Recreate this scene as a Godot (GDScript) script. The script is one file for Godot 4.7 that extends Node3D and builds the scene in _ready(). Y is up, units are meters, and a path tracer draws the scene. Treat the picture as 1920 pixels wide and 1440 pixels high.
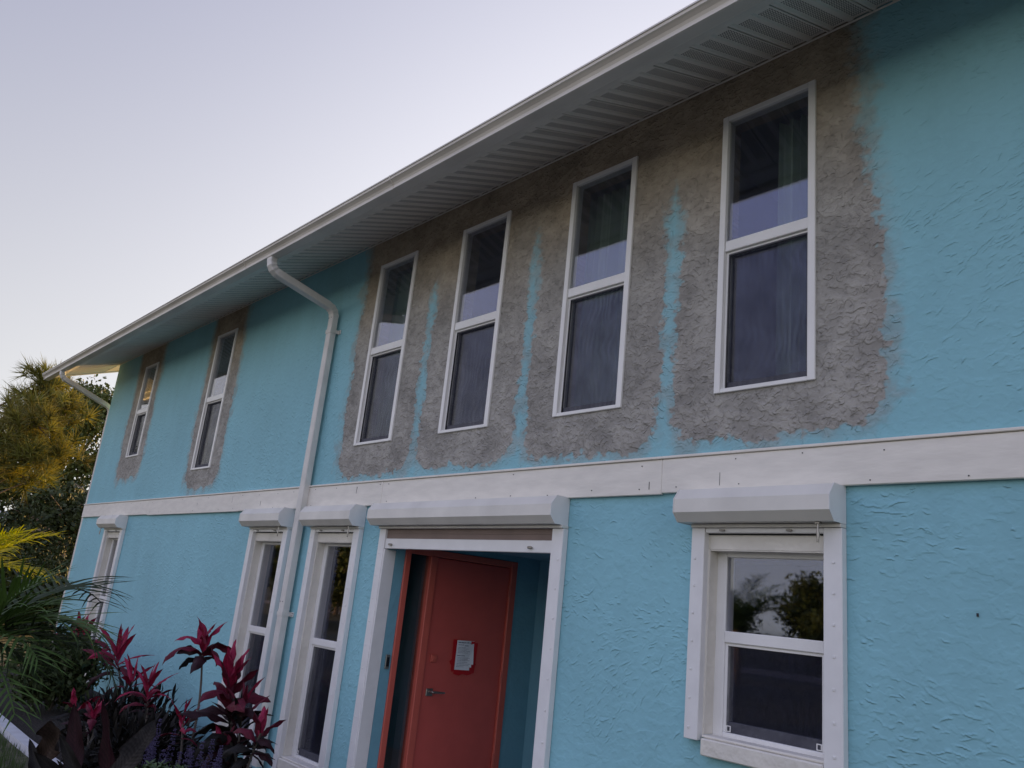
extends Node3D

# ---------------------------------------------------------------- mesh collector
class MB:
	var v := PackedVector3Array()
	var n := PackedVector3Array()
	var t := PackedVector2Array()
	var c := PackedColorArray()
	var col := Color(1, 1, 1)
	func tri(a: Vector3, b: Vector3, d: Vector3, na: Vector3, nb: Vector3, nd: Vector3, ua := Vector2.ZERO, ub := Vector2.ZERO, ud := Vector2.ZERO):
		# a, b, d run counter-clockwise seen from outside; Godot wants clockwise
		v.append(a); v.append(d); v.append(b)
		n.append(na); n.append(nd); n.append(nb)
		t.append(ua); t.append(ud); t.append(ub)
		c.append(col); c.append(col); c.append(col)
	func flat(a: Vector3, b: Vector3, d: Vector3, ua := Vector2.ZERO, ub := Vector2.ZERO, ud := Vector2.ZERO):
		var m := (b - a).cross(d - a)
		if m.length_squared() < 1e-16:
			return
		m = m.normalized()
		tri(a, b, d, m, m, m, ua, ub, ud)
	func quad(a: Vector3, b: Vector3, d: Vector3, e: Vector3, ua := Vector2.ZERO, ub := Vector2.ZERO, ud := Vector2.ZERO, ue := Vector2.ZERO):
		flat(a, b, d, ua, ub, ud); flat(a, d, e, ua, ud, ue)
	func face(pts: Array, from: Vector3):      # a flat convex face turned away from a point inside
		var mid := Vector3.ZERO
		for p in pts:
			mid += p
		mid /= pts.size()
		var m: Vector3 = (pts[1] - pts[0]).cross(pts[2] - pts[0])
		var turned := m.dot(mid - from) < 0.0
		for i in range(1, pts.size() - 1):
			if turned:
				flat(pts[0], pts[i + 1], pts[i])
			else:
				flat(pts[0], pts[i], pts[i + 1])
	func box(lo: Vector3, hi: Vector3, bev := 0.0):
		var mid := (lo + hi) * 0.5
		var h := (hi - lo) * 0.5
		var b := minf(bev, minf(h.x, minf(h.y, h.z)) * 0.6)
		for ax in 3:
			var p := (ax + 1) % 3
			var q := (ax + 2) % 3
			for s in [-1.0, 1.0]:
				var f := []
				for k in [[-1, -1], [1, -1], [1, 1], [-1, 1]]:
					var w := Vector3.ZERO
					w[ax] = h[ax] * s; w[p] = (h[p] - b) * k[0]; w[q] = (h[q] - b) * k[1]
					f.append(mid + w)
				face(f, mid)
			if b > 0.0:
				for s in [-1.0, 1.0]:
					for s2 in [-1.0, 1.0]:
						var f := []
						for k in [0, 1, 2, 3]:
							var w := Vector3.ZERO
							var e: float = [-1.0, 1.0, 1.0, -1.0][k]
							w[ax] = (h[ax] - b) * e
							w[p] = (h[p] if k < 2 else h[p] - b) * s
							w[q] = (h[q] - b if k < 2 else h[q]) * s2
							f.append(mid + w)
						face(f, mid)
		if b > 0.0:
			for sx in [-1.0, 1.0]:
				for sy in [-1.0, 1.0]:
					for sz in [-1.0, 1.0]:
						face([mid + Vector3(h.x * sx, (h.y - b) * sy, (h.z - b) * sz), mid + Vector3((h.x - b) * sx, h.y * sy, (h.z - b) * sz), mid + Vector3((h.x - b) * sx, (h.y - b) * sy, h.z * sz)], mid)
	func extrude_x(prof: PackedVector2Array, x0: float, x1: float, caps := true):   # prof holds (z, y)
		var area := 0.0
		for i in prof.size():
			area += prof[i].cross(prof[(i + 1) % prof.size()])
		for i in prof.size():
			var a := prof[i]
			var b := prof[(i + 1) % prof.size()]
			if area > 0.0:
				quad(Vector3(x0, a.y, a.x), Vector3(x0, b.y, b.x), Vector3(x1, b.y, b.x), Vector3(x1, a.y, a.x), Vector2(x0, a.y), Vector2(x0, b.y), Vector2(x1, b.y), Vector2(x1, a.y))
			else:
				quad(Vector3(x0, b.y, b.x), Vector3(x0, a.y, a.x), Vector3(x1, a.y, a.x), Vector3(x1, b.y, b.x), Vector2(x0, b.y), Vector2(x0, a.y), Vector2(x1, a.y), Vector2(x1, b.y))
		if caps:
			var ix := Geometry2D.triangulate_polygon(prof)
			for k in range(0, ix.size(), 3):
				var p := [prof[ix[k]], prof[ix[k + 1]], prof[ix[k + 2]]]
				var mid := Vector3((x0 + x1) * 0.5, (p[0].y + p[1].y + p[2].y) / 3.0, (p[0].x + p[1].x + p[2].x) / 3.0)
				for x in [x0, x1]:
					face([Vector3(x, p[0].y, p[0].x), Vector3(x, p[1].y, p[1].x), Vector3(x, p[2].y, p[2].x)], mid)
	func tube(path: Array, radii: Array, sides := 8, cap := true):
		var rings := []
		var dirs := []
		for i in path.size():
			var d: Vector3 = path[mini(i + 1, path.size() - 1)] - path[maxi(i - 1, 0)]
			dirs.append(d.normalized())
		var u: Vector3 = dirs[0].cross(Vector3(0.31, 0.2, 0.93)).normalized()
		for i in path.size():
			u = (u - dirs[i] * u.dot(dirs[i])).normalized()
			var w: Vector3 = dirs[i].cross(u)
			var r := []
			for k in sides:
				var an := TAU * k / sides
				r.append([path[i] + (u * cos(an) + w * sin(an)) * radii[i], u * cos(an) + w * sin(an)])
			rings.append(r)
		for i in path.size() - 1:
			for k in sides:
				var a: Array = rings[i][k]
				var b: Array = rings[i][(k + 1) % sides]
				var d: Array = rings[i + 1][(k + 1) % sides]
				var e: Array = rings[i + 1][k]
				tri(a[0], b[0], d[0], a[1], b[1], d[1]); tri(a[0], d[0], e[0], a[1], d[1], e[1])
		if cap:
			for e in [0, path.size() - 1]:
				var f := []
				for k in sides:
					f.append(rings[e][k][0])
				face(f, path[1] if e == 0 else path[e - 1])
	func blade(length: float, width: float, bend: float, fold: float, segs := 6, twist := 0.0, shape := 0, cols := 2):
		# a leaf that starts at the origin, grows along +Y, bends towards +Z
		var rows := []
		var p := Vector3.ZERO
		var an := 0.0
		for i in segs + 1:
			var s := float(i) / segs
			var w := 0.0
			if shape == 0:
				w = width * pow(sin(PI * clampf(0.05 + s * 0.95, 0, 1)), 0.8) * (1.0 - 0.2 * s)
			else:
				w = width * (minf(s * 6.0 + 0.4, 1.0)) * pow(1.0 - s, 0.6)
			if i == segs:
				w = 0.0008
			var fw := Vector3(0, cos(an), sin(an))
			var side := Vector3(1, 0, 0).rotated(fw, twist * s)
			var up := Vector3(0, -sin(an), cos(an)).rotated(fw, twist * s)
			var row := []
			for k in cols + 1:
				var q := 2.0 * k / cols - 1.0
				var wav := 0.15 * w * q * q * sin(s * 15.0 + width * 90.0 + q * 2.0)
				row.append(p + side * w * 0.5 * q + up * (-fold * w * (1.0 - pow(absf(q), 1.4)) + wav))
			rows.append(row)
			p += fw * (length / segs)
			an += bend / segs
		var nrm := []
		for i in segs + 1:
			var row := []
			for k in cols + 1:
				var du: Vector3 = rows[mini(i + 1, segs)][k] - rows[maxi(i - 1, 0)][k]
				var ic := mini(i, segs - 1)
				var dv: Vector3 = rows[ic][mini(k + 1, cols)] - rows[ic][maxi(k - 1, 0)]
				row.append(dv.cross(du).normalized())
			nrm.append(row)
		for i in segs:
			for k in cols:
				var q := [rows[i][k], rows[i][k + 1], rows[i + 1][k + 1], rows[i + 1][k]]
				var m := [nrm[i][k], nrm[i][k + 1], nrm[i + 1][k + 1], nrm[i + 1][k]]
				var ta := Vector2(float(k) / cols, float(i) / segs)
				var tb := Vector2(float(k + 1) / cols, float(i) / segs)
				var tc := Vector2(float(k + 1) / cols, float(i + 1) / segs)
				var td := Vector2(float(k) / cols, float(i + 1) / segs)
				tri(q[0], q[1], q[2], m[0], m[1], m[2], ta, tb, tc); tri(q[0], q[2], q[3], m[0], m[2], m[3], ta, tc, td)
	func mesh(mat: Material = null) -> ArrayMesh:
		var a := []
		a.resize(Mesh.ARRAY_MAX)
		a[Mesh.ARRAY_VERTEX] = v; a[Mesh.ARRAY_NORMAL] = n; a[Mesh.ARRAY_TEX_UV] = t; a[Mesh.ARRAY_COLOR] = c
		var m := ArrayMesh.new()
		m.add_surface_from_arrays(Mesh.PRIMITIVE_TRIANGLES, a)
		if mat:
			m.surface_set_material(0, mat)
		return m

var rng := RandomNumberGenerator.new()
var used := {}
var M := {}

func V(x: float, y: float, z: float) -> Vector3:
	return Vector3(x, y, z)

func numbered(called: String) -> String:
	var k: int = used.get(called, 0)
	used[called] = k + 1
	return called if k == 0 else "%s_%03d" % [called, k]

func thing(called: String, label: String, category: String, at := Vector3.ZERO, turn := 0.0, group := "") -> Node3D:
	var o := Node3D.new()
	o.name = numbered(called); add_child(o)
	o.position = at; o.rotation.y = turn
	return tag(o, label, category, group)

func tag(o: Node3D, label: String, category := "", group := "", kind := "") -> Node3D:
	if label: o.set_meta("label", label)
	if category: o.set_meta("category", category)
	if group: o.set_meta("group", group)
	if kind: o.set_meta("kind", kind)
	return o

func obj(called: String, mb: MB, mat: Material, parent: Node = null) -> MeshInstance3D:
	return put(called, mb.mesh(mat), parent)

func put(called: String, mesh: Mesh, parent: Node = null, tr := Transform3D.IDENTITY, over: Material = null) -> MeshInstance3D:
	var o := MeshInstance3D.new()
	o.mesh = mesh
	if over: o.material_override = over
	o.transform = tr
	if parent == null:
		o.name = numbered(called); add_child(o)
	else:
		o.name = called; parent.add_child(o, true)
	return o

func boxes(list: Array, bev := 0.0) -> MB:
	var m := MB.new()
	for b in list:
		m.box(V(minf(b[0], b[3]), minf(b[1], b[4]), minf(b[2], b[5])), V(maxf(b[0], b[3]), maxf(b[1], b[4]), maxf(b[2], b[5])), bev)
	return m

func lin(r: float, g: float, b: float) -> Color:
	return Color(r, g, b).linear_to_srgb()

func mat(called: String, c: Color, rough := 0.8, metal := 0.0) -> StandardMaterial3D:
	var m := StandardMaterial3D.new()
	m.resource_name = called; m.albedo_color = c; m.roughness = rough; m.metallic = metal
	M[called] = m
	return m

func noise(freq: float, sd: int, oct := 3, ridged := false) -> FastNoiseLite:
	var f := FastNoiseLite.new()
	f.seed = sd; f.frequency = freq; f.noise_type = FastNoiseLite.TYPE_SIMPLEX_SMOOTH
	f.fractal_type = FastNoiseLite.FRACTAL_RIDGED if ridged else FastNoiseLite.FRACTAL_FBM
	f.fractal_octaves = oct
	return f

func ramp_tex(freq: float, sd: int, lo: float, hi: float, size := 512, oct := 4) -> NoiseTexture2D:
	var t := NoiseTexture2D.new()
	t.width = size; t.height = size; t.seamless = true; t.noise = noise(freq, sd, oct)
	var g := Gradient.new()
	g.set_color(0, Color(lo, lo, lo)); g.set_color(1, Color(hi, hi, hi))
	t.color_ramp = g
	return t

func worn(m: StandardMaterial3D, tex: Texture2D, scale := 1.0, bump: Texture2D = null, depth := 0.1):
	m.albedo_texture = tex
	m.uv1_triplanar = true; m.uv1_world_triplanar = true; m.uv1_scale = Vector3.ONE * scale
	if bump:
		m.heightmap_enabled = true; m.heightmap_texture = bump; m.heightmap_scale = depth

# ---------------------------------------------------------------- the place, in metres
const XL := -15.65          # left end of the front wall
const XR := 5.0             # right end, out of the picture
const SLOPE := 0.373        # fall of the roof and soffit
const UP_WIN := [[-14.01, 0.60, 3.325], [-11.03, 0.645, 2.955], [-6.874, 0.648, 2.968], [-5.515, 0.648, 2.968], [-4.136, 0.648, 2.968], [-2.758, 0.648, 2.968]]
const UP_TOP := 4.875

func _ready():
	rng.seed = 7
	camera_and_sky()
	materials()
	ground()
	house()
	notice()
	bed_plants()
	palm_beside_house()
	trees_left()
	across_the_street()

func camera_and_sky():
	var cam := Camera3D.new()
	cam.name = "camera"
	cam.fov = 50.73; cam.near = 0.05; cam.far = 900.0
	cam.position = V(0, 1.6, 4.0)
	cam.basis = Basis.from_euler(V(0.2697, 0.8586, 0.1052))
	add_child(cam)
	cam.current = true
	var we := WorldEnvironment.new()
	we.name = "environment"
	var e := Environment.new()
	e.background_mode = Environment.BG_SKY
	e.tonemap_mode = Environment.TONE_MAPPER_LINEAR
	e.tonemap_exposure = 1.46
	e.sdfgi_enabled = true; e.ssao_enabled = true; e.ssil_enabled = true
	# a hazy evening sky: blue-violet overhead, pale near the horizon, a warm glow round the low sun
	var to_sun := V(-0.45, 0.13, -0.89).normalized()
	var w := 512
	var h := 256
	var im := Image.create(w, h, false, Image.FORMAT_RGBF)
	var flat_sun := V(to_sun.x, 0, to_sun.z).normalized()
	var zen := V(0.165, 0.18, 0.30)         # towards the sun: dusky overhead, hazy below
	var hor := V(0.54, 0.545, 0.53)
	var zen2 := V(0.40, 0.44, 0.76)        # away from it: even violet-blue light
	var hor2 := V(0.93, 0.91, 0.77)
	var warm := V(0.68, 0.655, 0.60)
	for y in h:
		var el := PI * (0.5 - (y + 0.5) / h)
		for x in w:
			var az := (x + 0.5) / w * TAU          # the left edge of a panorama looks along -Z
			var d := V(sin(az) * cos(el), sin(el), -cos(az) * cos(el))
			var k := pow(1.0 - clampf(d.y, 0, 1), 1.9)
			var side := smoothstep(-0.15, 0.42, d.dot(flat_sun))
			var k2 := pow(1.0 - clampf(d.y, 0, 1), 2.2)
			var c := zen2.lerp(hor2, k2).lerp(zen.lerp(hor, k), side)
			var ang := rad_to_deg(acos(clampf(d.dot(to_sun), -1, 1)))
			c += warm * (exp(-pow(ang / 40.0, 2)) + 0.8 * exp(-pow(ang / 12.0, 2)))
			if d.y < 0.0:
				c = c.lerp(V(0.10, 0.11, 0.09), clampf(-d.y * 12.0, 0, 1))
			im.set_pixel(x, y, Color(c.x, c.y, c.z))
	var pm := PanoramaSkyMaterial.new()
	pm.panorama = ImageTexture.create_from_image(im)
	var sk := Sky.new()
	sk.sky_material = pm
	e.sky = sk
	e.background_energy_multiplier = 1.0
	we.environment = e
	add_child(we)
	var sun := DirectionalLight3D.new()
	sun.name = "sun"
	sun.light_energy = 1.5
	sun.light_color = Color(1.0, 0.80, 0.48)
	sun.light_angular_distance = 0.5
	sun.shadow_enabled = true
	add_child(sun)
	sun.look_at_from_position(to_sun * 50.0, Vector3.ZERO)

func materials():
	var grime := ramp_tex(0.008, 3, 0.90, 1.0, 512, 5)
	var speck := ramp_tex(0.012, 5, 0.955, 1.0, 512, 5)
	var fine := ramp_tex(0.05, 9, 0.0, 1.0, 512, 4)
	worn(mat("white_board", lin(0.83, 0.79, 0.715), 0.6), grime, 0.45, fine, 0.08)
	var grain := ramp_tex(0.02, 15, 0.94, 1.0, 512, 5)
	worn(M.white_board, grain, 1.0, fine, 0.10)
	M.white_board.uv1_scale = V(0.35, 1.3, 1.3)
	worn(mat("white_casing", lin(0.79, 0.755, 0.68), 0.7), grime, 0.6, fine, 0.5)
	worn(mat("white_metal", lin(0.79, 0.785, 0.78), 0.38), speck, 0.7)
	worn(mat("shutter_box", lin(0.78, 0.755, 0.695), 0.45), grime, 0.5)
	worn(mat("window_white", lin(0.83, 0.82, 0.80), 0.35), speck, 0.5)
	worn(mat("gutter_white", lin(0.70, 0.655, 0.585), 0.45), grime, 0.35)
	worn(mat("downspout_white", lin(0.72, 0.70, 0.665), 0.45), grime, 0.7)
	worn(mat("soffit_white", lin(0.84, 0.80, 0.73), 0.5), grime, 0.5)
	worn(mat("door_red", lin(0.60, 0.105, 0.085), 0.5), speck, 0.7)
	worn(mat("frame_red", lin(0.60, 0.12, 0.085), 0.45), speck, 0.7)
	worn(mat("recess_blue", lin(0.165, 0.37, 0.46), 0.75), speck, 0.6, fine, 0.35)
	worn(mat("shutter_slat", lin(0.22, 0.155, 0.13), 0.55), grime, 0.8)
	worn(mat("room_wall", lin(0.24, 0.26, 0.24), 0.9), grime, 0.3)
	worn(mat("room_floor", lin(0.12, 0.10, 0.08), 0.8), grime, 0.3)
	worn(mat("concrete", lin(0.40, 0.39, 0.37), 0.9), speck, 0.8, fine, 0.3)
	worn(mat("edging_white", lin(0.55, 0.55, 0.57), 0.7), grime, 0.9, fine, 0.3)
	worn(mat("roof_shingle", lin(0.10, 0.09, 0.08), 0.9), speck, 0.8, fine, 0.8)
	mat("steel", lin(0.35, 0.33, 0.30), 0.4, 0.9)
	mat("black_plastic", lin(0.012, 0.012, 0.014), 0.3)
	mat("dark_rubber", lin(0.03, 0.03, 0.032), 0.7)
	mat("sash_grey", lin(0.20, 0.20, 0.23), 0.5)
	var g := mat("glass", Color(0.02, 0.035, 0.035, 0.14), 0.02)
	g.transparency = BaseMaterial3D.TRANSPARENCY_ALPHA
	g.metallic_specular = 0.65
	var co := mat("glass_coating", Color(0.62, 0.70, 1.0, 0.17), 0.02, 1.0)      # the metal film of heat-reflecting glass
	co.transparency = BaseMaterial3D.TRANSPARENCY_ALPHA
	var one := Image.create(2, 2, false, Image.FORMAT_RGB8)
	one.fill(Color.WHITE)
	co.albedo_texture = ImageTexture.create_from_image(one)
	var s := mat("insect_screen", Color(1, 1, 1, 1), 0.9)
	s.transparency = BaseMaterial3D.TRANSPARENCY_ALPHA
	s.albedo_texture = screen_texture()
	var cu := mat("curtain", lin(0.30, 0.42, 0.33), 0.9)
	cu.backlight_enabled = true; cu.backlight = Color(0.2, 0.25, 0.2)
	# leaves
	leafmat("leaf_pink", lin(0.42, 0.026, 0.090), Color(0.50, 0.06, 0.14))
	leafmat("leaf_crimson", lin(0.15, 0.014, 0.036), Color(0.22, 0.02, 0.05))
	leafmat("leaf_maroon", lin(0.036, 0.010, 0.015), Color(0.06, 0.015, 0.015))
	leafmat("leaf_dark", lin(0.018, 0.016, 0.014), Color(0.02, 0.02, 0.015))
	leafmat("leaf_brown", lin(0.085, 0.056, 0.047), Color(0.05, 0.03, 0.03))
	leafmat("leaf_grey", lin(0.080, 0.073, 0.075), Color(0.05, 0.05, 0.05))
	var vein := leaf_texture()
	for k in ["leaf_pink", "leaf_crimson", "leaf_maroon", "leaf_dark", "leaf_brown", "leaf_grey"]:
		M[k].albedo_texture = vein
	leafmat("palm_green", lin(0.060, 0.105, 0.028), Color(0.14, 0.20, 0.03))
	leafmat("palm_dark", lin(0.022, 0.036, 0.013), Color(0.05, 0.07, 0.015))
	leafmat("palm_yellow", lin(0.24, 0.25, 0.03), Color(0.80, 0.80, 0.06))
	leafmat("groundcover_green", lin(0.085, 0.13, 0.055), Color(0.08, 0.12, 0.04))
	leafmat("needle", lin(0.205, 0.21, 0.073), Color(0.84, 0.79, 0.29), true)
	leafmat("foliage", lin(0.085, 0.105, 0.030), Color(0.46, 0.46, 0.09), true)
	leafmat("foliage_dark", lin(0.045, 0.060, 0.022), Color(0.10, 0.12, 0.03), true)
	mat("flower_purple", lin(0.055, 0.042, 0.105), 0.8)
	mat("stem", lin(0.10, 0.085, 0.07), 0.85)
	worn(mat("bark", lin(0.16, 0.11, 0.075), 0.95), speck, 1.2, fine, 1.5)
	worn(mat("bark_pale", lin(0.26, 0.19, 0.13), 0.95), speck, 1.2, fine, 1.5)

func leafmat(called: String, c: Color, back: Color, tinted := false):
	var m := mat(called, c, 0.5)
	m.backlight_enabled = true; m.backlight = back
	m.roughness = 0.6; m.metallic_specular = 0.3
	m.vertex_color_use_as_albedo = tinted
	m.cull_mode = BaseMaterial3D.CULL_DISABLED

func leaf_texture() -> ImageTexture:      # midrib, veins that run forward, dry edge and tip
	var n := noise(0.11, 61, 3)
	var im := Image.create(64, 256, false, Image.FORMAT_RGB8)
	for y in 256:
		for x in 64:
			var u := absf(x - 31.5) / 31.5
			var v := y / 255.0
			var g := 0.80 + 0.16 * n.get_noise_2d(x * 2.2, y * 0.25) + 0.10 * sin((v * 60.0 - u * 9.0) * 2.0)
			g *= 1.0 + 0.25 * exp(-pow(u / 0.06, 2))
			var dry := clampf(smoothstep(0.86, 1.0, u) * 0.5 + smoothstep(0.88, 1.0, v) * 0.6 + 0.25 * smoothstep(0.25, 0.5, n.get_noise_2d(x * 0.7 + 90.0, y * 0.5)), 0.0, 0.8)
			var c := Color(g, g, g).lerp(Color(0.62, 0.50, 0.40) * 0.8, dry)
			im.set_pixel(x, y, Color(clampf(c.r, 0, 1), clampf(c.g, 0, 1), clampf(c.b, 0, 1)))
	return ImageTexture.create_from_image(im)

func screen_texture() -> ImageTexture:   # a fly screen: denser and thinner where the cloth waves
	var n := noise(0.02, 21, 3)
	var im := Image.create(128, 256, false, Image.FORMAT_RGBA8)
	for y in 256:
		for x in 128:
			var q := n.get_noise_2d(x * 0.5 + 60.0, y * 0.35)
			var a := 0.42 + 0.08 * sin(x * 0.55 + 9.0 * q + y * 0.012) * (0.4 + n.get_noise_2d(x * 0.4, y * 0.4)) + 0.12 * n.get_noise_2d(x * 1.2, y * 0.6)
			im.set_pixel(x, y, Color(0.09, 0.10, 0.17, clampf(a, 0.15, 0.75)))
	return ImageTexture.create_from_image(im)

# ---------------------------------------------------------------- stucco
func patch_distance(x: float, y: float) -> float:   # how far outside the bare cement round the upper windows; below 0 is bare
	var best := 9.0
	var reach := [[0.36, 0.20, 0.36], [0.20, 0.27, 0.27], [0.27, 0.315, 0.31], [0.315, 0.315, 0.30], [0.315, 0.305, 0.30], [0.315, 0.40, 0.29]]
	for i in 6:
		var wd: Array = UP_WIN[i]
		var l: float = wd[0] - reach[i][0]
		var r: float = wd[0] + wd[1] + reach[i][1]
		var b: float = wd[2] - reach[i][2]
		# the streaks of paint between the windows thin out upwards
		if i == 5: r -= 0.07 * maxf(0.0, y - 3.1)
		if y > 4.25 and i >= 2:
			if i < 5: r += (y - 4.25) * 0.35
			if i > 2: l -= (y - 4.25) * 0.35
		var rad := 0.24
		var qx := maxf(l - x, x - r) + rad
		var qy := b - y + rad
		var d := minf(maxf(qx, qy), 0.0) + Vector2(maxf(qx, 0), maxf(qy, 0)).length() - rad
		best = minf(best, d)
	return best

func stucco(x0: float, x1: float, y0: float, y1: float, w: int, h: int, patched: bool, sd: int) -> StandardMaterial3D:
	var col := PackedByteArray()
	col.resize(w * h * 3)
	var hgt := PackedByteArray()
	hgt.resize(w * h)
	# trowel lips: short broken strokes, each a step that drops on its lower side
	var lips := PackedFloat32Array()
	lips.resize(w * h)
	var r := RandomNumberGenerator.new()
	r.seed = sd
	var dens := noise(0.8, sd + 8, 3)
	var flow := noise(0.35, sd + 9, 2)
	var px := w / (x1 - x0)
	var tries := int((x1 - x0) * (y1 - y0) * (760 if patched else 430))
	for q in tries:
		var sx := r.randf_range(x0, x1)
		var sy := r.randf_range(y0, y1)
		var rough := patched and patch_distance(sx, sy) < 0.02
		if not rough and r.randf() > clampf(dens.get_noise_2d(sx, sy * 1.6) * 2.0 + 0.34, 0.08, 1.0): continue
		var an := 0.22 + flow.get_noise_2d(sx, sy) * 1.3 + r.randfn() * (0.24 if not rough else 1.0)
		var len := r.randf_range(0.015, 0.075) * (1.0 if r.randf() < 0.85 else 1.8)
		var amp := r.randf_range(0.06, 0.30) * (1.4 if rough else 1.0)
		var rise := r.randi_range(2, 4)
		var n := int(len * px) + 1
		var cur := r.randfn() * (1.2 if rough else 0.6)
		var wob := r.randf() * 6.0
		for i in n:
			var t := float(i) / n
			var ang := an + cur * (t - 0.5) + (0.5 if rough else 0.22) * sin(t * 7.0 + wob)
			sx += cos(ang) / px
			sy += sin(ang) / px
			var fade := sin(PI * (i + 0.5) / n)
			var cx := int((sx - x0) * px)
			var cy := int((y1 - sy) * px)
			if cx < 0 or cx >= w: continue
			for k in rise:
				var yy := cy - k
				if yy >= 0 and yy < h:
					var o := yy * w + cx
					lips[o] = maxf(lips[o], amp * fade * (1.0 - float(k) / rise))
	var n1 := noise(2.7, sd, 4)
	var n2 := noise(7.0, sd + 1, 3)
	var n3 := noise(17.0, sd + 2, 3)
	var m1 := noise(1.5, sd + 3, 3)
	var e1 := noise(1.6, sd + 4, 2)
	var e2 := noise(14.0, sd + 5, 3)
	var blotch := noise(0.55, sd + 6, 4)
	var blue := V(0.245, 0.505, 0.575)
	for j in h:
		var y := y1 - (y1 - y0) * (j + 0.5) / h
		for i in w:
			var x := x0 + (x1 - x0) * (i + 0.5) / w
			var bare := 0.0
			if patched:
				var d := patch_distance(x, y)
				if d < 0.40:
					d += 0.05 * e1.get_noise_2d(x, y * 0.8) + (0.045 if x > -8.0 else 0.028) * e2.get_noise_2d(x * 0.8, y) + 0.03 * n2.get_noise_2d(x + 40.0, y)
					var soft := 0.020 + 0.10 * clampf(y - 3.9, 0, 1)
					bare = 1.0 - smoothstep(-soft, soft, d)
					bare = maxf(bare, 0.26 * smoothstep(0.13, -0.02, d))
					bare = maxf(bare, 0.5 * smoothstep(0.10, -0.03, d + 0.14 * e1.get_noise_2d(x * 1.7 + 20.0, y * 1.7)))
			var a := n1.get_noise_2d(x * 0.85 + 0.05 * n2.get_noise_2d(x, y), y * 1.6)
			var b := n2.get_noise_2d(x * 0.8, y * 1.3)
			var f := n3.get_noise_2d(x * 0.8, y)
			var mk := m1.get_noise_2d(x, y)
			var l1 := smoothstep(-0.02, 0.02, a - 0.05) * clampf(mk * 3.0, 0, 1)
			var l2 := smoothstep(-0.03, 0.03, b - 0.10) * clampf(0.3 - mk * 2.4 + 0.5 * bare, 0.0, 1)
			var l5 := smoothstep(-0.03, 0.03, b + 0.25) * clampf(mk * 2.2 - 0.1 + 0.6 * bare, 0.0, 1)
			var l3 := smoothstep(-0.05, 0.05, f + b * 0.5 - 0.18)
			var hh := 0.15 + 0.07 * l1 + (0.05 + 0.11 * bare) * (l2 + l5) + 0.045 * f + (0.03 + 0.09 * bare) * l3 + lips[j * w + i]
			var c := blue * (1.0 + 0.09 * blotch.get_noise_2d(x, y) + 0.05 * blotch.get_noise_2d(x * 5.0, y * 1.2) + 0.03 * f)
			if bare > 0.0:
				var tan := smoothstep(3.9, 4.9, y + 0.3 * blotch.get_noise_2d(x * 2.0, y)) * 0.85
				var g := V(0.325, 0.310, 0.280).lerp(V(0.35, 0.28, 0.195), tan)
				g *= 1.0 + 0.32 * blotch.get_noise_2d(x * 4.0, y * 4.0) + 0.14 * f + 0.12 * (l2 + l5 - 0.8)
				# pinholes
				if f < -0.5: g *= 0.8
				c = c.lerp(g, bare)
			var sc := Color(c.x, c.y, c.z).linear_to_srgb()
			var o := (j * w + i)
			col[o * 3] = int(clampf(sc.r, 0, 1) * 255.0); col[o * 3 + 1] = int(clampf(sc.g, 0, 1) * 255.0); col[o * 3 + 2] = int(clampf(sc.b, 0, 1) * 255.0)
			hgt[o] = int(clampf(hh, 0, 1) * 255.0)
	var m := StandardMaterial3D.new()
	m.albedo_texture = ImageTexture.create_from_image(Image.create_from_data(w, h, false, Image.FORMAT_RGB8, col))
	m.roughness = 0.75
	m.heightmap_enabled = true
	m.heightmap_texture = ImageTexture.create_from_image(Image.create_from_data(w, h, false, Image.FORMAT_L8, hgt))
	m.heightmap_scale = 2.2
	return m

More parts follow.
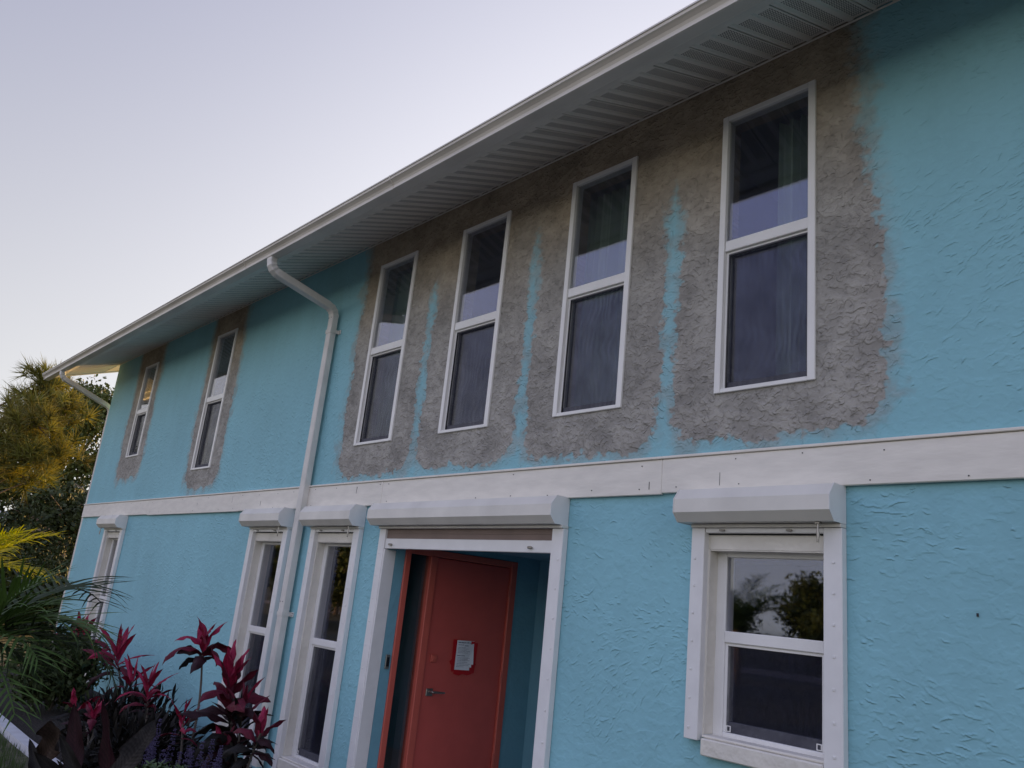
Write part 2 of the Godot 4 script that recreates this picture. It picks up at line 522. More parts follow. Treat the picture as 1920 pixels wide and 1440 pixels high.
func wall_sheet(x0: float, x1: float, y0: float, y1: float, holes: Array, thick: float, u: Rect2) -> MB:
	# a wall with openings: front at z = 0, back at -thick; u is where the texture lies on it
	var xs := [x0, x1]
	var ys := [y0, y1]
	for q in holes:
		for k in [q[0], q[1]]:
			if k > x0 and k < x1 and not k in xs: xs.append(k)
		for k in [q[2], q[3]]:
			if k > y0 and k < y1 and not k in ys: ys.append(k)
	xs.sort(); ys.sort()
	var m := MB.new()
	var uv := func(x, y): return Vector2((x - u.position.x) / u.size.x, 1.0 - (y - u.position.y) / u.size.y)
	var solid := func(i, j):
		if i < 0 or j < 0 or i >= xs.size() - 1 or j >= ys.size() - 1: return false
		var cx: float = (xs[i] + xs[i + 1]) * 0.5
		var cy: float = (ys[j] + ys[j + 1]) * 0.5
		for q in holes:
			if cx > q[0] and cx < q[1] and cy > q[2] and cy < q[3]: return false
		return true
	for i in xs.size() - 1:
		for j in ys.size() - 1:
			if not solid.call(i, j): continue
			var a: float = xs[i]; var b: float = xs[i + 1]; var c: float = ys[j]; var d: float = ys[j + 1]
			m.quad(V(a, c, 0), V(b, c, 0), V(b, d, 0), V(a, d, 0), uv.call(a, c), uv.call(b, c), uv.call(b, d), uv.call(a, d))
			m.quad(V(b, c, -thick), V(a, c, -thick), V(a, d, -thick), V(b, d, -thick), uv.call(b, c), uv.call(a, c), uv.call(a, d), uv.call(b, d))
			if not solid.call(i - 1, j): m.quad(V(a, c, -thick), V(a, c, 0), V(a, d, 0), V(a, d, -thick), uv.call(a, c), uv.call(a + .02, c), uv.call(a + .02, d), uv.call(a, d))
			if not solid.call(i + 1, j): m.quad(V(b, c, 0), V(b, c, -thick), V(b, d, -thick), V(b, d, 0), uv.call(b, c), uv.call(b - .02, c), uv.call(b - .02, d), uv.call(b, d))
			if not solid.call(i, j - 1): m.quad(V(a, c, -thick), V(b, c, -thick), V(b, c, 0), V(a, c, 0), uv.call(a, c), uv.call(b, c), uv.call(b, c + .02), uv.call(a, c + .02))
			if not solid.call(i, j + 1): m.quad(V(a, d, 0), V(b, d, 0), V(b, d, -thick), V(a, d, -thick), uv.call(a, d), uv.call(b, d), uv.call(b, d - .02), uv.call(a, d - .02))
	return m

# ---------------------------------------------------------------- the house
func house():
	var h := thing("blue_house", "two storey turquoise stucco house with white trim and bare cement round its upper windows", "house")
	var split := -7.6
	var up_holes := []
	for w in UP_WIN:
		up_holes.append([w[0], w[0] + w[1], w[2], UP_TOP])
	var lo_holes := [[-6.03, -3.97, -0.2, 2.09]]
	for k in [[-2.75, 1.045], [-7.32, 0.09], [-8.707, 0.09], [-14.03, 0.09]]:
		lo_holes.append([k[0], k[0] + 0.71, k[1], 2.04])
	var m_low := stucco(split, split + 8.0, -0.2, 2.45, 2048, 678, false, 11)
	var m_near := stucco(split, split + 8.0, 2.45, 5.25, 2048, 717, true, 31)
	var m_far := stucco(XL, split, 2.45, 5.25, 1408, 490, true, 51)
	var low_uv := Rect2(split, -0.2, 8.0, 2.65)
	obj("wall", wall_sheet(XL, split, -0.2, 2.45, lo_holes, 0.2, low_uv), m_low, h)
	obj("wall", wall_sheet(split, XR, -0.2, 2.45, lo_holes, 0.2, low_uv), m_low, h)
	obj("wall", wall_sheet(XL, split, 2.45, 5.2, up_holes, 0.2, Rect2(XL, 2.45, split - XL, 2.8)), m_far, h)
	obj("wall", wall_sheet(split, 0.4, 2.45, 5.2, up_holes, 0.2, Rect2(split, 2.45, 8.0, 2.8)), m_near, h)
	obj("wall", wall_sheet(0.4, XR, 2.45, 5.2, [], 0.2, Rect2(split, 2.45, 8.0, 2.65)), m_low, h)
	# the other three walls and the floors inside, so that the rooms are dark
	for x in [XL, XR - 0.2]:
		var gable := MB.new()
		gable.extrude_x(PackedVector2Array([Vector2(-0.2, -0.2), Vector2(-0.2, 5.2), Vector2(-4.6, 5.2 + SLOPE * 4.4), Vector2(-9.0, 5.2), Vector2(-9.0, -0.2)]), x, x + 0.2)
		obj("wall", gable, M.recess_blue, h)
	obj("wall", boxes([[XL + 0.2, -0.2, -9.0, XR - 0.2, 5.2, -8.8]]), M.recess_blue, h)
	obj("inner_wall", boxes([[XL + 0.21, -0.1, -4.6, XR - 0.21, 5.15, -4.5], [-3.4, 2.57, -4.49, -3.3, 5.14, -0.21], [-9.6, 2.57, -4.49, -9.5, 5.14, -0.21], [-8.9 + 1.6, 0.0, -4.49, -7.2, 2.37, -2.3]]), M.room_wall, h)
	obj("inner_floor", boxes([[XL + 0.21, 2.38, -4.49, XR - 0.21, 2.56, -0.205]]), M.room_floor, h)
	obj("inner_floor", boxes([[XL + 0.21, -0.19, -8.79, -6.14, -0.01, -0.205], [-3.85, -0.19, -8.79, XR - 0.21, -0.01, -0.205]]), M.room_floor, h)
	obj("inner_ceiling", boxes([[XL + 0.21, 5.15, -8.7, XR - 0.21, 5.19, -0.21]]), M.room_wall, h)
	# roof
	var roof := MB.new()
	var e := 0.83
	roof.extrude_x(PackedVector2Array([Vector2(e, 5.33 - SLOPE * e), Vector2(-4.6, 5.33 + SLOPE * 4.6), Vector2(-10.0, 5.33 - SLOPE * 0.8), Vector2(-10.0, 5.23 - SLOPE * 0.8), Vector2(-4.6, 5.23 + SLOPE * 4.6), Vector2(e, 5.23 - SLOPE * e)]), -16.72, XR + 0.4)
	obj("roof", roof, M.roof_shingle, h)
	eaves(h)
	# band of boards between the storeys
	var joints := [XL, -12.32, -9.22, -6.22, -3.1, 0.9, XR]
	for i in joints.size() - 1:
		var dy := rng.randf_range(-0.006, 0.006)
		var b := boxes([[joints[i] + 0.001, 2.372 + dy, 0.004, joints[i + 1] - 0.0005, 2.585, 0.030 + rng.randf_range(-0.002, 0.003)]], 0.004)
		var bd := obj("band_board", b, M.white_board, h)
		var nl := MB.new()
		var nx: float = joints[i] + 0.1
		while nx < joints[i + 1]:
			for ny in [2.40, 2.555]:
				if rng.randf() < 0.55:
					var q := V(nx + rng.randf_range(-0.04, 0.04), ny + rng.randf_range(-0.012, 0.012), 0.0342)
					nl.box(q - V(0.003, 0.003, 0.004), q + V(0.003, 0.003, 0.0))
			if rng.randf() < 0.10:      # a short check in the wood
				var q := V(nx + rng.randf_range(-0.1, 0.1), rng.randf_range(2.40, 2.50), 0.0336)
				nl.box(q - V(0.0009, 0.0, 0.004), q + V(0.0009, rng.randf_range(0.03, 0.08), 0.0))
			nx += 0.41
		obj("nails", nl, M.dark_rubber, bd).set_meta("kind", "stuff")
		obj("band_cap", boxes([[joints[i] + 0.001, 2.587, 0.004, joints[i + 1] - 0.001, 2.603, 0.042]], 0.003), M.white_board, h)
	for i in 6:
		upper_window(h, i)
	lower_window(h, -2.845, 1.045, 1)
	lower_window(h, -7.37, 0.09, 1)
	lower_window(h, -8.757, 0.09, 1)
	lower_window(h, -14.10, 0.09, -1)
	entry(h)
	downspout(h, -7.617, true)
	downspout(h, -15.79, false)
	# small pin hole and cable ends on the right wall
	obj("wall_plug", boxes([[-1.36, 1.775, 0.001, -1.352, 1.79, 0.006]]), M.dark_rubber, h)

func eaves(h: Node3D):
	# vented soffit panels: two perforated strips beside flat bands, dark joint between panels
	var tex := perforation()
	var pm := StandardMaterial3D.new()
	pm.resource_name = "soffit_perforated"
	pm.albedo_color = lin(0.86, 0.82, 0.75); pm.albedo_texture = tex; pm.roughness = 0.5
	M["soffit_perforated"] = pm
	var w := 0.265
	var zo := 0.715
	var zi := 0.006
	var panel := MB.new()
	# across the panel: x and how far it is sunk; perforated strips have u from 0 to 1
	var sect := [[0.007, 0.012, 0], [0.007, 0.0, 0], [0.022, 0.0, 1], [0.034, 0.010, 1], [0.112, 0.010, 0], [0.122, 0.0, 0], [0.150, 0.0, 1], [0.160, 0.010, 1], [0.242, 0.010, 0], [0.252, 0.0, 0], [w - 0.003, 0.0, 0], [w - 0.003, 0.012, 0]]
	for i in sect.size() - 1:
		var a: Array = sect[i]
		var b: Array = sect[i + 1]
		var ua := -1.0
		var ub := -1.0
		if i == 3 or i == 7:
			ua = 0.0; ub = 1.0
		var ya := 5.18 - SLOPE * zo
		var yb := 5.18 - SLOPE * zi
		var u0 := Vector2(ua, 0) if ua >= 0 else Vector2(0.5, 0.001)
		var u1 := Vector2(ub, 0) if ua >= 0 else Vector2(0.5, 0.001)
		var u2 := Vector2(ub, 1) if ua >= 0 else Vector2(0.5, 0.001)
		var u3 := Vector2(ua, 1) if ua >= 0 else Vector2(0.5, 0.001)
		panel.quad(V(a[0], yb + a[1], zi), V(b[0], yb + b[1], zi), V(b[0], ya + b[1], zo), V(a[0], ya + a[1], zo), u3, u2, u1, u0)
	var pmesh := panel.mesh(pm)
	var x := -16.60
	while x < XR:
		put("soffit_panel", pmesh, h, Transform3D(Basis.IDENTITY, V(x, rng.randf_range(-0.0015, 0.0015), 0)))
		x += w
	# dark board behind the joints, and the rest of the gable overhang
	var bk := MB.new()
	bk.extrude_x(PackedVector2Array([Vector2(0.715, 5.20 - SLOPE * 0.715), Vector2(0.0, 5.20), Vector2(0.0, 5.225), Vector2(0.715, 5.225 - SLOPE * 0.715)]), -16.6, XR)
	obj("soffit_backing", bk, M.dark_rubber, h)
	var rk := MB.new()
	rk.extrude_x(PackedVector2Array([Vector2(0.0, 5.18), Vector2(-4.6, 5.18 + SLOPE * 4.6), Vector2(-4.6, 5.22 + SLOPE * 4.6), Vector2(0.0, 5.22)]), -16.6, XL - 0.002)
	obj("rake_soffit", rk, M.soffit_white, h)
	var rf := MB.new()
	rf.extrude_x(PackedVector2Array([Vector2(0.80, 5.165 - SLOPE * 0.8), Vector2(-4.6, 5.165 + SLOPE * 4.6), Vector2(-4.6, 5.30 + SLOPE * 4.6), Vector2(0.80, 5.30 - SLOPE * 0.8)]), -16.70, -16.605)
	obj("rake_board", rf, M.white_metal, h)
	# wall moulding under the panels
	var tr := MB.new()
	tr.extrude_x(PackedVector2Array([Vector2(0.003, 5.164), Vector2(0.009, 5.164), Vector2(0.011, 5.172), Vector2(0.003, 5.176)]), XL, XR)
	obj("soffit_trim", tr, M.soffit_white, h)
	# fascia: flat strip from the panels out to the gutter
	var fa := MB.new()
	fa.extrude_x(PackedVector2Array([Vector2(0.705, 4.905), Vector2(0.815, 4.862), Vector2(0.815, 5.02), Vector2(0.79, 5.03), Vector2(0.79, 4.885), Vector2(0.705, 4.918)]), -16.68, XR)
	obj("fascia", fa, M.soffit_white, h)
	# gutter
	var g := MB.new()
	var gp := PackedVector2Array([Vector2(0.818, 4.945), Vector2(0.818, 4.834), Vector2(0.893, 4.834), Vector2(0.908, 4.838), Vector2(0.908, 4.848), Vector2(0.901, 4.853), Vector2(0.903, 4.872), Vector2(0.913, 4.890), Vector2(0.930, 4.904), Vector2(0.943, 4.912), Vector2(0.946, 4.930), Vector2(0.953, 4.932), Vector2(0.953, 4.943), Vector2(0.937, 4.943), Vector2(0.937, 4.918), Vector2(0.898, 4.888), Vector2(0.888, 4.842), Vector2(0.826, 4.842), Vector2(0.826, 4.945)])
	g.extrude_x(gp, -16.95, XR + 0.4)
	var gut := obj("gutter", g, M.gutter_white, h)
	var cap := MB.new()
	cap.extrude_x(PackedVector2Array([Vector2(0.816, 4.947), Vector2(0.816, 4.832), Vector2(0.911, 4.832), Vector2(0.911, 4.86), Vector2(0.948, 4.91), Vector2(0.955, 4.947)]), -16.956, -16.951)
	obj("end_cap", cap, M.gutter_white, gut)
	for xs in [-12.9, -8.2, -5.36, -1.1]:      # seams and slip joints
		var sm := MB.new()
		sm.extrude_x(PackedVector2Array([Vector2(0.82, 4.8325), Vector2(0.9095, 4.8325), Vector2(0.9095, 4.85), Vector2(0.9045, 4.872), Vector2(0.945, 4.910), Vector2(0.9545, 4.944), Vector2(0.95, 4.944), Vector2(0.90, 4.88), Vector2(0.89, 4.84), Vector2(0.82, 4.836)]), xs, xs + 0.012)
		obj("gutter_seam", sm, M.gutter_white, gut)

func perforation() -> ImageTexture:
	var w := 64
	var h := 512
	var im := Image.create(w, h, false, Image.FORMAT_RGB8)
	im.fill(Color(0.96, 0.96, 0.96))
	for r in range(6, 46):
		for k in 6:
			var cx := int((k + 0.5 + (0.0 if r % 2 == 0 else 0.3)) * 10.4)
			var cy := int(r * 10.8)
			for a in range(-3, 4):
				for b in range(-3, 4):
					if a * a + b * b < 12 and cx + a > 1 and cx + a < w - 1 and cy + b < h:
						im.set_pixel(cx + a, cy + b, Color(0.02, 0.02, 0.02))
	return ImageTexture.create_from_image(im)

func pane(called: String, x0: float, x1: float, y0: float, y1: float, z: float, parent: Node3D):
	var p := obj(called, boxes([[x0, y0, z - 0.003, x1, y1, z]]), M.glass, parent)
	# the coated inner sheet of the sealed unit, in the same mesh
	var c := MB.new()
	c.quad(V(x0, y0, z - 0.014), V(x1, y0, z - 0.014), V(x1, y1, z - 0.014), V(x0, y1, z - 0.014))
	var a := []
	a.resize(Mesh.ARRAY_MAX)
	a[Mesh.ARRAY_VERTEX] = c.v; a[Mesh.ARRAY_NORMAL] = c.n; a[Mesh.ARRAY_TEX_UV] = c.t; a[Mesh.ARRAY_COLOR] = c.c
	p.mesh.add_surface_from_arrays(Mesh.PRIMITIVE_TRIANGLES, a)
	p.mesh.surface_set_material(1, M.glass_coating)

func screen_sheet(x0: float, x1: float, y0: float, y1: float, z: float) -> MB:
	var m := MB.new()
	var o := Vector2(fmod(absf(x0) * 3.7, 1.0), fmod(absf(x0) * 1.9, 1.0))    # every screen waves in its own way
	m.quad(V(x0, y0, z), V(x1, y0, z), V(x1, y1, z), V(x0, y1, z), o + Vector2(0, 1), o + Vector2(1, 1), o + Vector2(1, 0), o)
	return m

func upper_window(h: Node3D, i: int):
	var w: Array = UP_WIN[i]
	var x0: float = w[0]
	var x1: float = w[0] + w[1]
	var y0: float = w[2]
	var rail := 3.915 if i > 0 else 4.07
	# outer frame, set a little proud of the cement
	var f := boxes([[x0, y0, -0.07, x0 + 0.042, UP_TOP, 0.016], [x1 - 0.046, y0, -0.07, x1, UP_TOP, 0.016], [x0 + 0.0422, UP_TOP - 0.036, -0.07, x1 - 0.0462, UP_TOP, 0.014], [x0 + 0.0422, y0, -0.07, x1 - 0.0462, y0 + 0.026, 0.014]], 0.003)
	var win := obj("upper_window", f, M.window_white, h)
	obj("meeting_rail", boxes([[x0 + 0.0425, rail - 0.020, -0.05, x1 - 0.0465, rail + 0.052, 0.006]], 0.004), M.window_white, win)
	pane("pane", x0 + 0.0424, x1 - 0.0464, rail + 0.05, UP_TOP - 0.034, -0.012, win)
	# lower sash: recessed, with its own thin frame, a screen and a grey bottom rail
	var s0 := x0 + 0.0426
	var s1 := x1 - 0.0466
	var b := y0 + 0.0265
	var t := rail - 0.0205
	obj("sash", boxes([[s0, b, -0.066, s0 + 0.016, t, -0.012], [s1 - 0.010, b, -0.066, s1, t, -0.012], [s0 + 0.0162, t - 0.014, -0.066, s1 - 0.0102, t, -0.012]], 0.002), M.window_white, win)
	obj("sash_rail", boxes([[s0 + 0.0163, b, -0.06, s1 - 0.0103, b + 0.045, -0.026]], 0.003), M.sash_grey, win)
	obj("screen_frame", boxes([[s0 + 0.0165, b + 0.001, -0.022, s0 + 0.026, t - 0.015, -0.014], [s1 - 0.018, b + 0.001, -0.022, s1 - 0.0105, t - 0.015, -0.014], [s0 + 0.0262, t - 0.024, -0.022, s1 - 0.0182, t - 0.0152, -0.014]]), M.black_plastic, win)
	obj("screen", screen_sheet(s0 + 0.025, s1 - 0.017, b + 0.001, t - 0.02, -0.018), M.insect_screen, win)
	pane("pane", s0 + 0.016, s1 - 0.010, b + 0.045, t - 0.014, -0.040, win)
	if i == 2 or i >= 4:
		curtain(win, x0, x1, y0 + 0.1, UP_TOP - 0.02, [0, 0, 0.0, 0, 0.0, 0.42][i], [0, 0, 0.5, 0, 0.62, 1.0][i])

func curtain(win: Node3D, x0: float, x1: float, y0: float, y1: float, f0: float, f1: float):
	var m := MB.new()
	var n := 40
	for k in n:
		var a := lerpf(f0, f1, float(k) / n)
		var b := lerpf(f0, f1, float(k + 1) / n)
		var za := -0.26 + 0.03 * sin(a * 62.0) + 0.012 * sin(a * 150.0)
		var zb := -0.26 + 0.03 * sin(b * 62.0) + 0.012 * sin(b * 150.0)
		var xa := lerpf(x0 - 0.05, x1 + 0.05, a)
		var xb := lerpf(x0 - 0.05, x1 + 0.05, b)
		m.quad(V(xa, y0, za), V(xb, y0, zb), V(xb, y1, zb), V(xa, y1, za))
	obj("curtain", m, M.curtain, win)

func shutter_profile(z0 := 0.034) -> PackedVector2Array:
	return PackedVector2Array([Vector2(z0, 2.372), Vector2(0.128, 2.370), Vector2(0.176, 2.308), Vector2(0.176, 2.232), Vector2(0.130, 2.182), Vector2(z0, 2.182)])

func lower_window(h: Node3D, xo: float, sill_y: float, crank: int):
	# xo: outer edge of the left shutter track
	var a := xo + 0.095            # opening
	var b := xo + 0.805
	var top := 2.04
	var zf := -0.075
	var win := obj("lower_window", boxes([[a, sill_y, -0.16, a + 0.062, top, zf], [b - 0.062, sill_y, -0.16, b, top, zf], [a + 0.0622, top - 0.030, -0.16, b - 0.0622, top, zf], [a + 0.0622, sill_y, -0.16, b - 0.0622, sill_y + 0.034, zf]], 0.004), M.window_white, h)
	var mid := 1.572 if sill_y > 0.5 else 1.118
	obj("meeting_rail", boxes([[a + 0.0624, mid - 0.030, -0.14, b - 0.0624, mid + 0.032, zf + 0.004]], 0.004), M.window_white, win)
	pane("pane", a + 0.062, b - 0.062, mid + 0.031, top - 0.029, zf - 0.012, win)
	obj("sash", boxes([[a + 0.0626, sill_y + 0.0342, -0.15, a + 0.080, mid - 0.0302, zf - 0.008], [b - 0.080, sill_y + 0.0342, -0.15, b - 0.0626, mid - 0.0302, zf - 0.008], [a + 0.0802, mid - 0.046, -0.15, b - 0.0802, mid - 0.0302, zf - 0.008]], 0.002), M.window_white, win)
	obj("sash_rail", boxes([[a + 0.0803, sill_y + 0.0343, -0.145, b - 0.0803, sill_y + 0.088, zf - 0.022]], 0.003), M.sash_grey, win)
	obj("screen", screen_sheet(a + 0.0804, b - 0.0804, sill_y + 0.036, mid - 0.046, zf - 0.014), M.insect_screen, win)
	pane("pane", a + 0.080, b - 0.080, sill_y + 0.088, mid - 0.046, zf - 0.034, win)
	for k in [0, 1]:                # little square corner keys of the screen
		var cx: float = a + 0.082 if k == 0 else b - 0.082 - 0.028
		var cy := sill_y + 0.038
		obj("screen_corner", boxes([[cx, cy, zf - 0.013, cx + 0.028, cy + 0.005, zf - 0.009], [cx, cy + 0.027, zf - 0.013, cx + 0.028, cy + 0.032, zf - 0.009], [cx, cy + 0.0052, zf - 0.013, cx + 0.005, cy + 0.0268, zf - 0.009], [cx + 0.023, cy + 0.0052, zf - 0.013, cx + 0.028, cy + 0.0268, zf - 0.009]]), M.window_white, win)
	# white painted reveal of the stucco: sides, head, and the sill board
	obj("casing", boxes([[a - 0.012, sill_y, -0.074, a - 0.0005, 2.125, 0.006], [a, top + 0.001, -0.074, b, 2.125, 0.006], [b + 0.0005, sill_y, -0.074, b + 0.012, 2.125, 0.006]], 0.003), M.white_casing, win)
	obj("gap", boxes([[xo + 0.089, 2.1255, 0.003, xo + 0.801, 2.1590, 0.0115]]), M.dark_rubber, win)
	obj("reveal", boxes([[a - 0.0003, sill_y + 0.0125, -0.0745, a + 0.004, top - 0.001, 0.004], [b - 0.004, sill_y + 0.0125, -0.0745, b + 0.0003, top - 0.001, 0.004], [a + 0.0042, top - 0.004, -0.0745, b - 0.0042, top + 0.0008, 0.004]]), M.white_casing, win)
	obj("sill", boxes([[xo + 0.112, sill_y - 0.088, 0.002, xo + 0.800, sill_y - 0.003, 0.058], [a + 0.0045, sill_y - 0.002, -0.0748, b - 0.0045, sill_y + 0.012, 0.030]], 0.006), M.white_casing, win)
	roller_shutter(h, xo, sill_y, crank)

func rivets(x: float, y0: float, y1: float, z: float, step := 0.15) -> MB:
	var m := MB.new()
	var y := y0
	while y < y1:
		m.box(V(x - 0.006, y - 0.006, z), V(x + 0.006, y + 0.006, z + 0.005), 0.0028)
		y += step
	return m

func hook(x: float, y: float, z: float) -> MB:
	var m := MB.new()
	m.box(V(x - 0.012, y + 0.05, z - 0.012), V(x + 0.012, y + 0.062, z + 0.012))
	m.tube([V(x, y + 0.055, z), V(x, y + 0.02, z + 0.004), V(x + 0.003, y, z + 0.006), V(x + 0.002, y - 0.028, z + 0.007), V(x + 0.001, y - 0.045, z + 0.006)], [0.006, 0.005, 0.009, 0.006, 0.007], 7)
	return m

func roller_shutter(h: Node3D, xo: float, sill_y: float, crank: int):
	var bx := MB.new()
	bx.extrude_x(shutter_profile(), xo - 0.044, xo + 0.896)
	var sh := obj("roller_shutter", bx, M.shutter_box, h)
	# end plates stand a hair proud
	for x in [xo - 0.048, xo + 0.8965]:
		var ep := MB.new()
		ep.extrude_x(PackedVector2Array([Vector2(0.004, 2.374), Vector2(0.130, 2.373), Vector2(0.179, 2.309), Vector2(0.179, 2.231), Vector2(0.131, 2.180), Vector2(0.004, 2.180)]), x, x + 0.0035)
		obj("end_plate", ep, M.white_metal, sh)
	var yb := sill_y - (0.02 if sill_y > 0.5 else 0.17)
	for s in [[xo, xo + 0.088, xo + 0.03], [xo + 0.802, xo + 0.900, xo + 0.856]]:
		var tk := obj("track", boxes([[s[0], yb if s[0] == xo else yb - 0.05, 0.002, s[1], 2.158, 0.052]], 0.003), M.white_metal, sh)
		obj("rivet", rivets(s[2], yb + 0.06, 2.1, 0.052), M.white_metal, tk)
	obj("bottom_bar", boxes([[xo + 0.089, 2.132, 0.012, xo + 0.801, 2.158, 0.044]], 0.003), M.white_metal, sh)
	obj("under_plate", boxes([[xo, 2.160, 0.004, xo + 0.9, 2.179, 0.062]], 0.002), M.shutter_box, sh)
	for x in [xo + 0.19, xo + 0.60]:
		obj("stop", boxes([[x, 2.140, 0.044, x + 0.030, 2.150, 0.066]], 0.004), M.steel, sh)
	obj("crank_eye", hook(xo + 0.80 if crank > 0 else xo - 0.01, 2.122, 0.10), M.steel, sh)

func entry(h: Node3D):
	# recess: its left wall holds the door, so the door faces along the front of the house
	var xw := -6.02
	var re := MB.new()
	# left wall (with a hole for the door frame), back wall, right wall
	for b in [[xw - 0.12, -0.02, -0.174, xw, 2.10, -0.0755], [xw - 0.12, 2.048, -1.517, xw, 2.10, -0.1745], [xw - 0.12, -0.02, -1.94, xw, 2.10, -1.5175], [xw + 0.001, -0.02, -1.94, -3.84, 2.10, -1.82], [-3.969, -0.02, -1.8195, -3.85, 2.10, -0.2005]]:
		re.box(V(minf(b[0], b[3]), b[1], b[2]), V(maxf(b[0], b[3]), b[4], b[5]))
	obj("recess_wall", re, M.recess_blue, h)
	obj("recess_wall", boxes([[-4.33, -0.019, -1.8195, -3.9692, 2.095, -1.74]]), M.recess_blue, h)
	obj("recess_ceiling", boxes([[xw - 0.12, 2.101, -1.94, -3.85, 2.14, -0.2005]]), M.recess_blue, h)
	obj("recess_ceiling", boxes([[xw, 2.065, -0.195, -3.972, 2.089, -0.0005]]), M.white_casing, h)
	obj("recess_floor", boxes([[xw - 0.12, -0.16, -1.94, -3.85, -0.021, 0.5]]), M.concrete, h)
	# red frame with side light
	var x0 := xw - 0.10
	var x1 := xw + 0.014
	var fr := obj("door_frame", boxes([[x0, -0.02, -0.236, x1, 2.045, -0.176], [x0, -0.02, -0.530, x1, 1.985, -0.455], [x0, -0.02, -1.515, x1, 2.045, -1.438], [x0, 1.9855, -1.4378, x1, 2.045, -0.2362], [x0, -0.02, -0.4548, x1 - 0.01, 0.04, -0.2362]], 0.006), M.frame_red, h)
	obj("side_light", boxes([[xw - 0.05, 0.041, -0.4545, xw - 0.044, 1.985, -0.2365], [xw - 0.034, 0.041, -0.4545, xw - 0.028, 1.985, -0.2365]]), M.glass, fr)
	obj("inner_stop", boxes([[xw - 0.16, 0.04, -0.452, xw - 0.062, 1.98, -0.425]]), M.sash_grey, fr)
	var dr := obj("entry_door", boxes([[xw - 0.055, -0.012, -1.4355, xw - 0.010, 1.979, -0.5325]], 0.004), M.door_red, h)
	obj("deadbolt", boxes([[xw - 0.0098, 1.080, -0.660, xw + 0.004, 1.142, -0.592], [xw + 0.004, 1.092, -0.648, xw + 0.012, 1.130, -0.604]], 0.004), M.frame_red, dr)
	var lv := boxes([[xw - 0.0098, 0.797, -0.656, xw + 0.004, 0.860, -0.584]], 0.004)
	lv.tube([V(xw + 0.002, 0.835, -0.615), V(xw + 0.045, 0.835, -0.615), V(xw + 0.052, 0.834, -0.63), V(xw + 0.052, 0.830, -0.75)], [0.011, 0.011, 0.011, 0.008], 8)
	obj("handle", lv, M.steel, dr)
	for y in [1.76, 0.974, 0.25]:
		var hg := MB.new()
		hg.tube([V(xw + 0.004, y - 0.055, -1.4365), V(xw + 0.004, y + 0.055, -1.4365)], [0.009, 0.009], 8)
		obj("hinge", hg, M.frame_red, dr)
	# bell with a dark push plate
	var bell := obj("door_bell", boxes([[xw + 0.0005, 1.010, -0.150, xw + 0.016, 1.125, -0.110]], 0.003), M.steel, h)
	obj("push_plate", boxes([[xw + 0.0162, 1.030, -0.144, xw + 0.0195, 1.105, -0.118]], 0.001), M.black_plastic, bell)
	# roller shutter over the recess, let down a hand's breadth
	var bx := MB.new()
	bx.extrude_x(shutter_profile(), -6.168, -3.898)
	var sh := obj("entry_shutter", bx, M.shutter_box, h)
	for x in [-6.172, -3.8975]:
		var ep := MB.new()
		ep.extrude_x(PackedVector2Array([Vector2(0.004, 2.374), Vector2(0.130, 2.373), Vector2(0.179, 2.309), Vector2(0.179, 2.231), Vector2(0.131, 2.180), Vector2(0.004, 2.180)]), x, x + 0.0035)
		obj("end_plate", ep, M.white_metal, sh)
	obj("under_plate", boxes([[-6.128, 2.160, 0.004, -3.886, 2.179, 0.070]], 0.002), M.shutter_box, sh)
	var tl := obj("track", boxes([[-6.128, -0.10, 0.002, -6.036, 2.158, 0.052]], 0.003), M.white_metal, sh)
	obj("rivet", rivets(-6.092, 0.05, 2.12, 0.052, 0.19), M.white_metal, tl)
	var tr := obj("track", boxes([[-3.992, -0.10, 0.002, -3.886, 2.158, 0.052]], 0.003), M.white_metal, sh)
	obj("rivet", rivets(-3.915, 0.05, 2.12, 0.052, 0.19), M.white_metal, tr)
	var jl := obj("jamb_lining", boxes([[-6.0352, -0.10, -0.074, -6.0195, 1.985, 0.046]], 0.002), M.white_metal, sh)
	var rv := MB.new()
	var y := 0.1
	while y < 1.95:
		rv.box(V(-6.0194, y - 0.005, -0.038), V(-6.0155, y + 0.005, -0.028), 0.002)
		y += 0.19
	obj("rivet", rv, M.white_metal, jl)
	obj("jamb_lining", boxes([[-3.9805, -0.10, -0.074, -3.9695, 2.06, 0.0015]], 0.002), M.white_metal, sh)
	for k in 2:
		obj("slat", boxes([[-6.034, 2.0785 + k * 0.040, 0.016, -3.994, 2.1182 + k * 0.040, 0.030]], 0.0012), M.shutter_slat, sh)
	var bar := obj("bottom_bar", boxes([[-6.034, 1.992, 0.010, -3.994, 2.0775, 0.040]], 0.004), M.white_metal, sh)
	for x in [-5.96, -4.22]:
		obj("stop", boxes([[x, 2.018, 0.0402, x + 0.040, 2.034, 0.064]], 0.006), M.steel, bar)

func bent(path: Array, r: float, steps := 5) -> Array:   # rounds the corners of a polyline
	var out := [path[0]]
	for i in range(1, path.size() - 1):
		var a: Vector3 = (path[i - 1] - path[i]).normalized() * r
		var b: Vector3 = (path[i + 1] - path[i]).normalized() * r
		for k in steps + 1:
			var t := float(k) / steps
			out.append((path[i] + a).lerp(path[i], t).lerp(path[i].lerp(path[i] + b, t), t))
	out.append(path[-1])
	return out

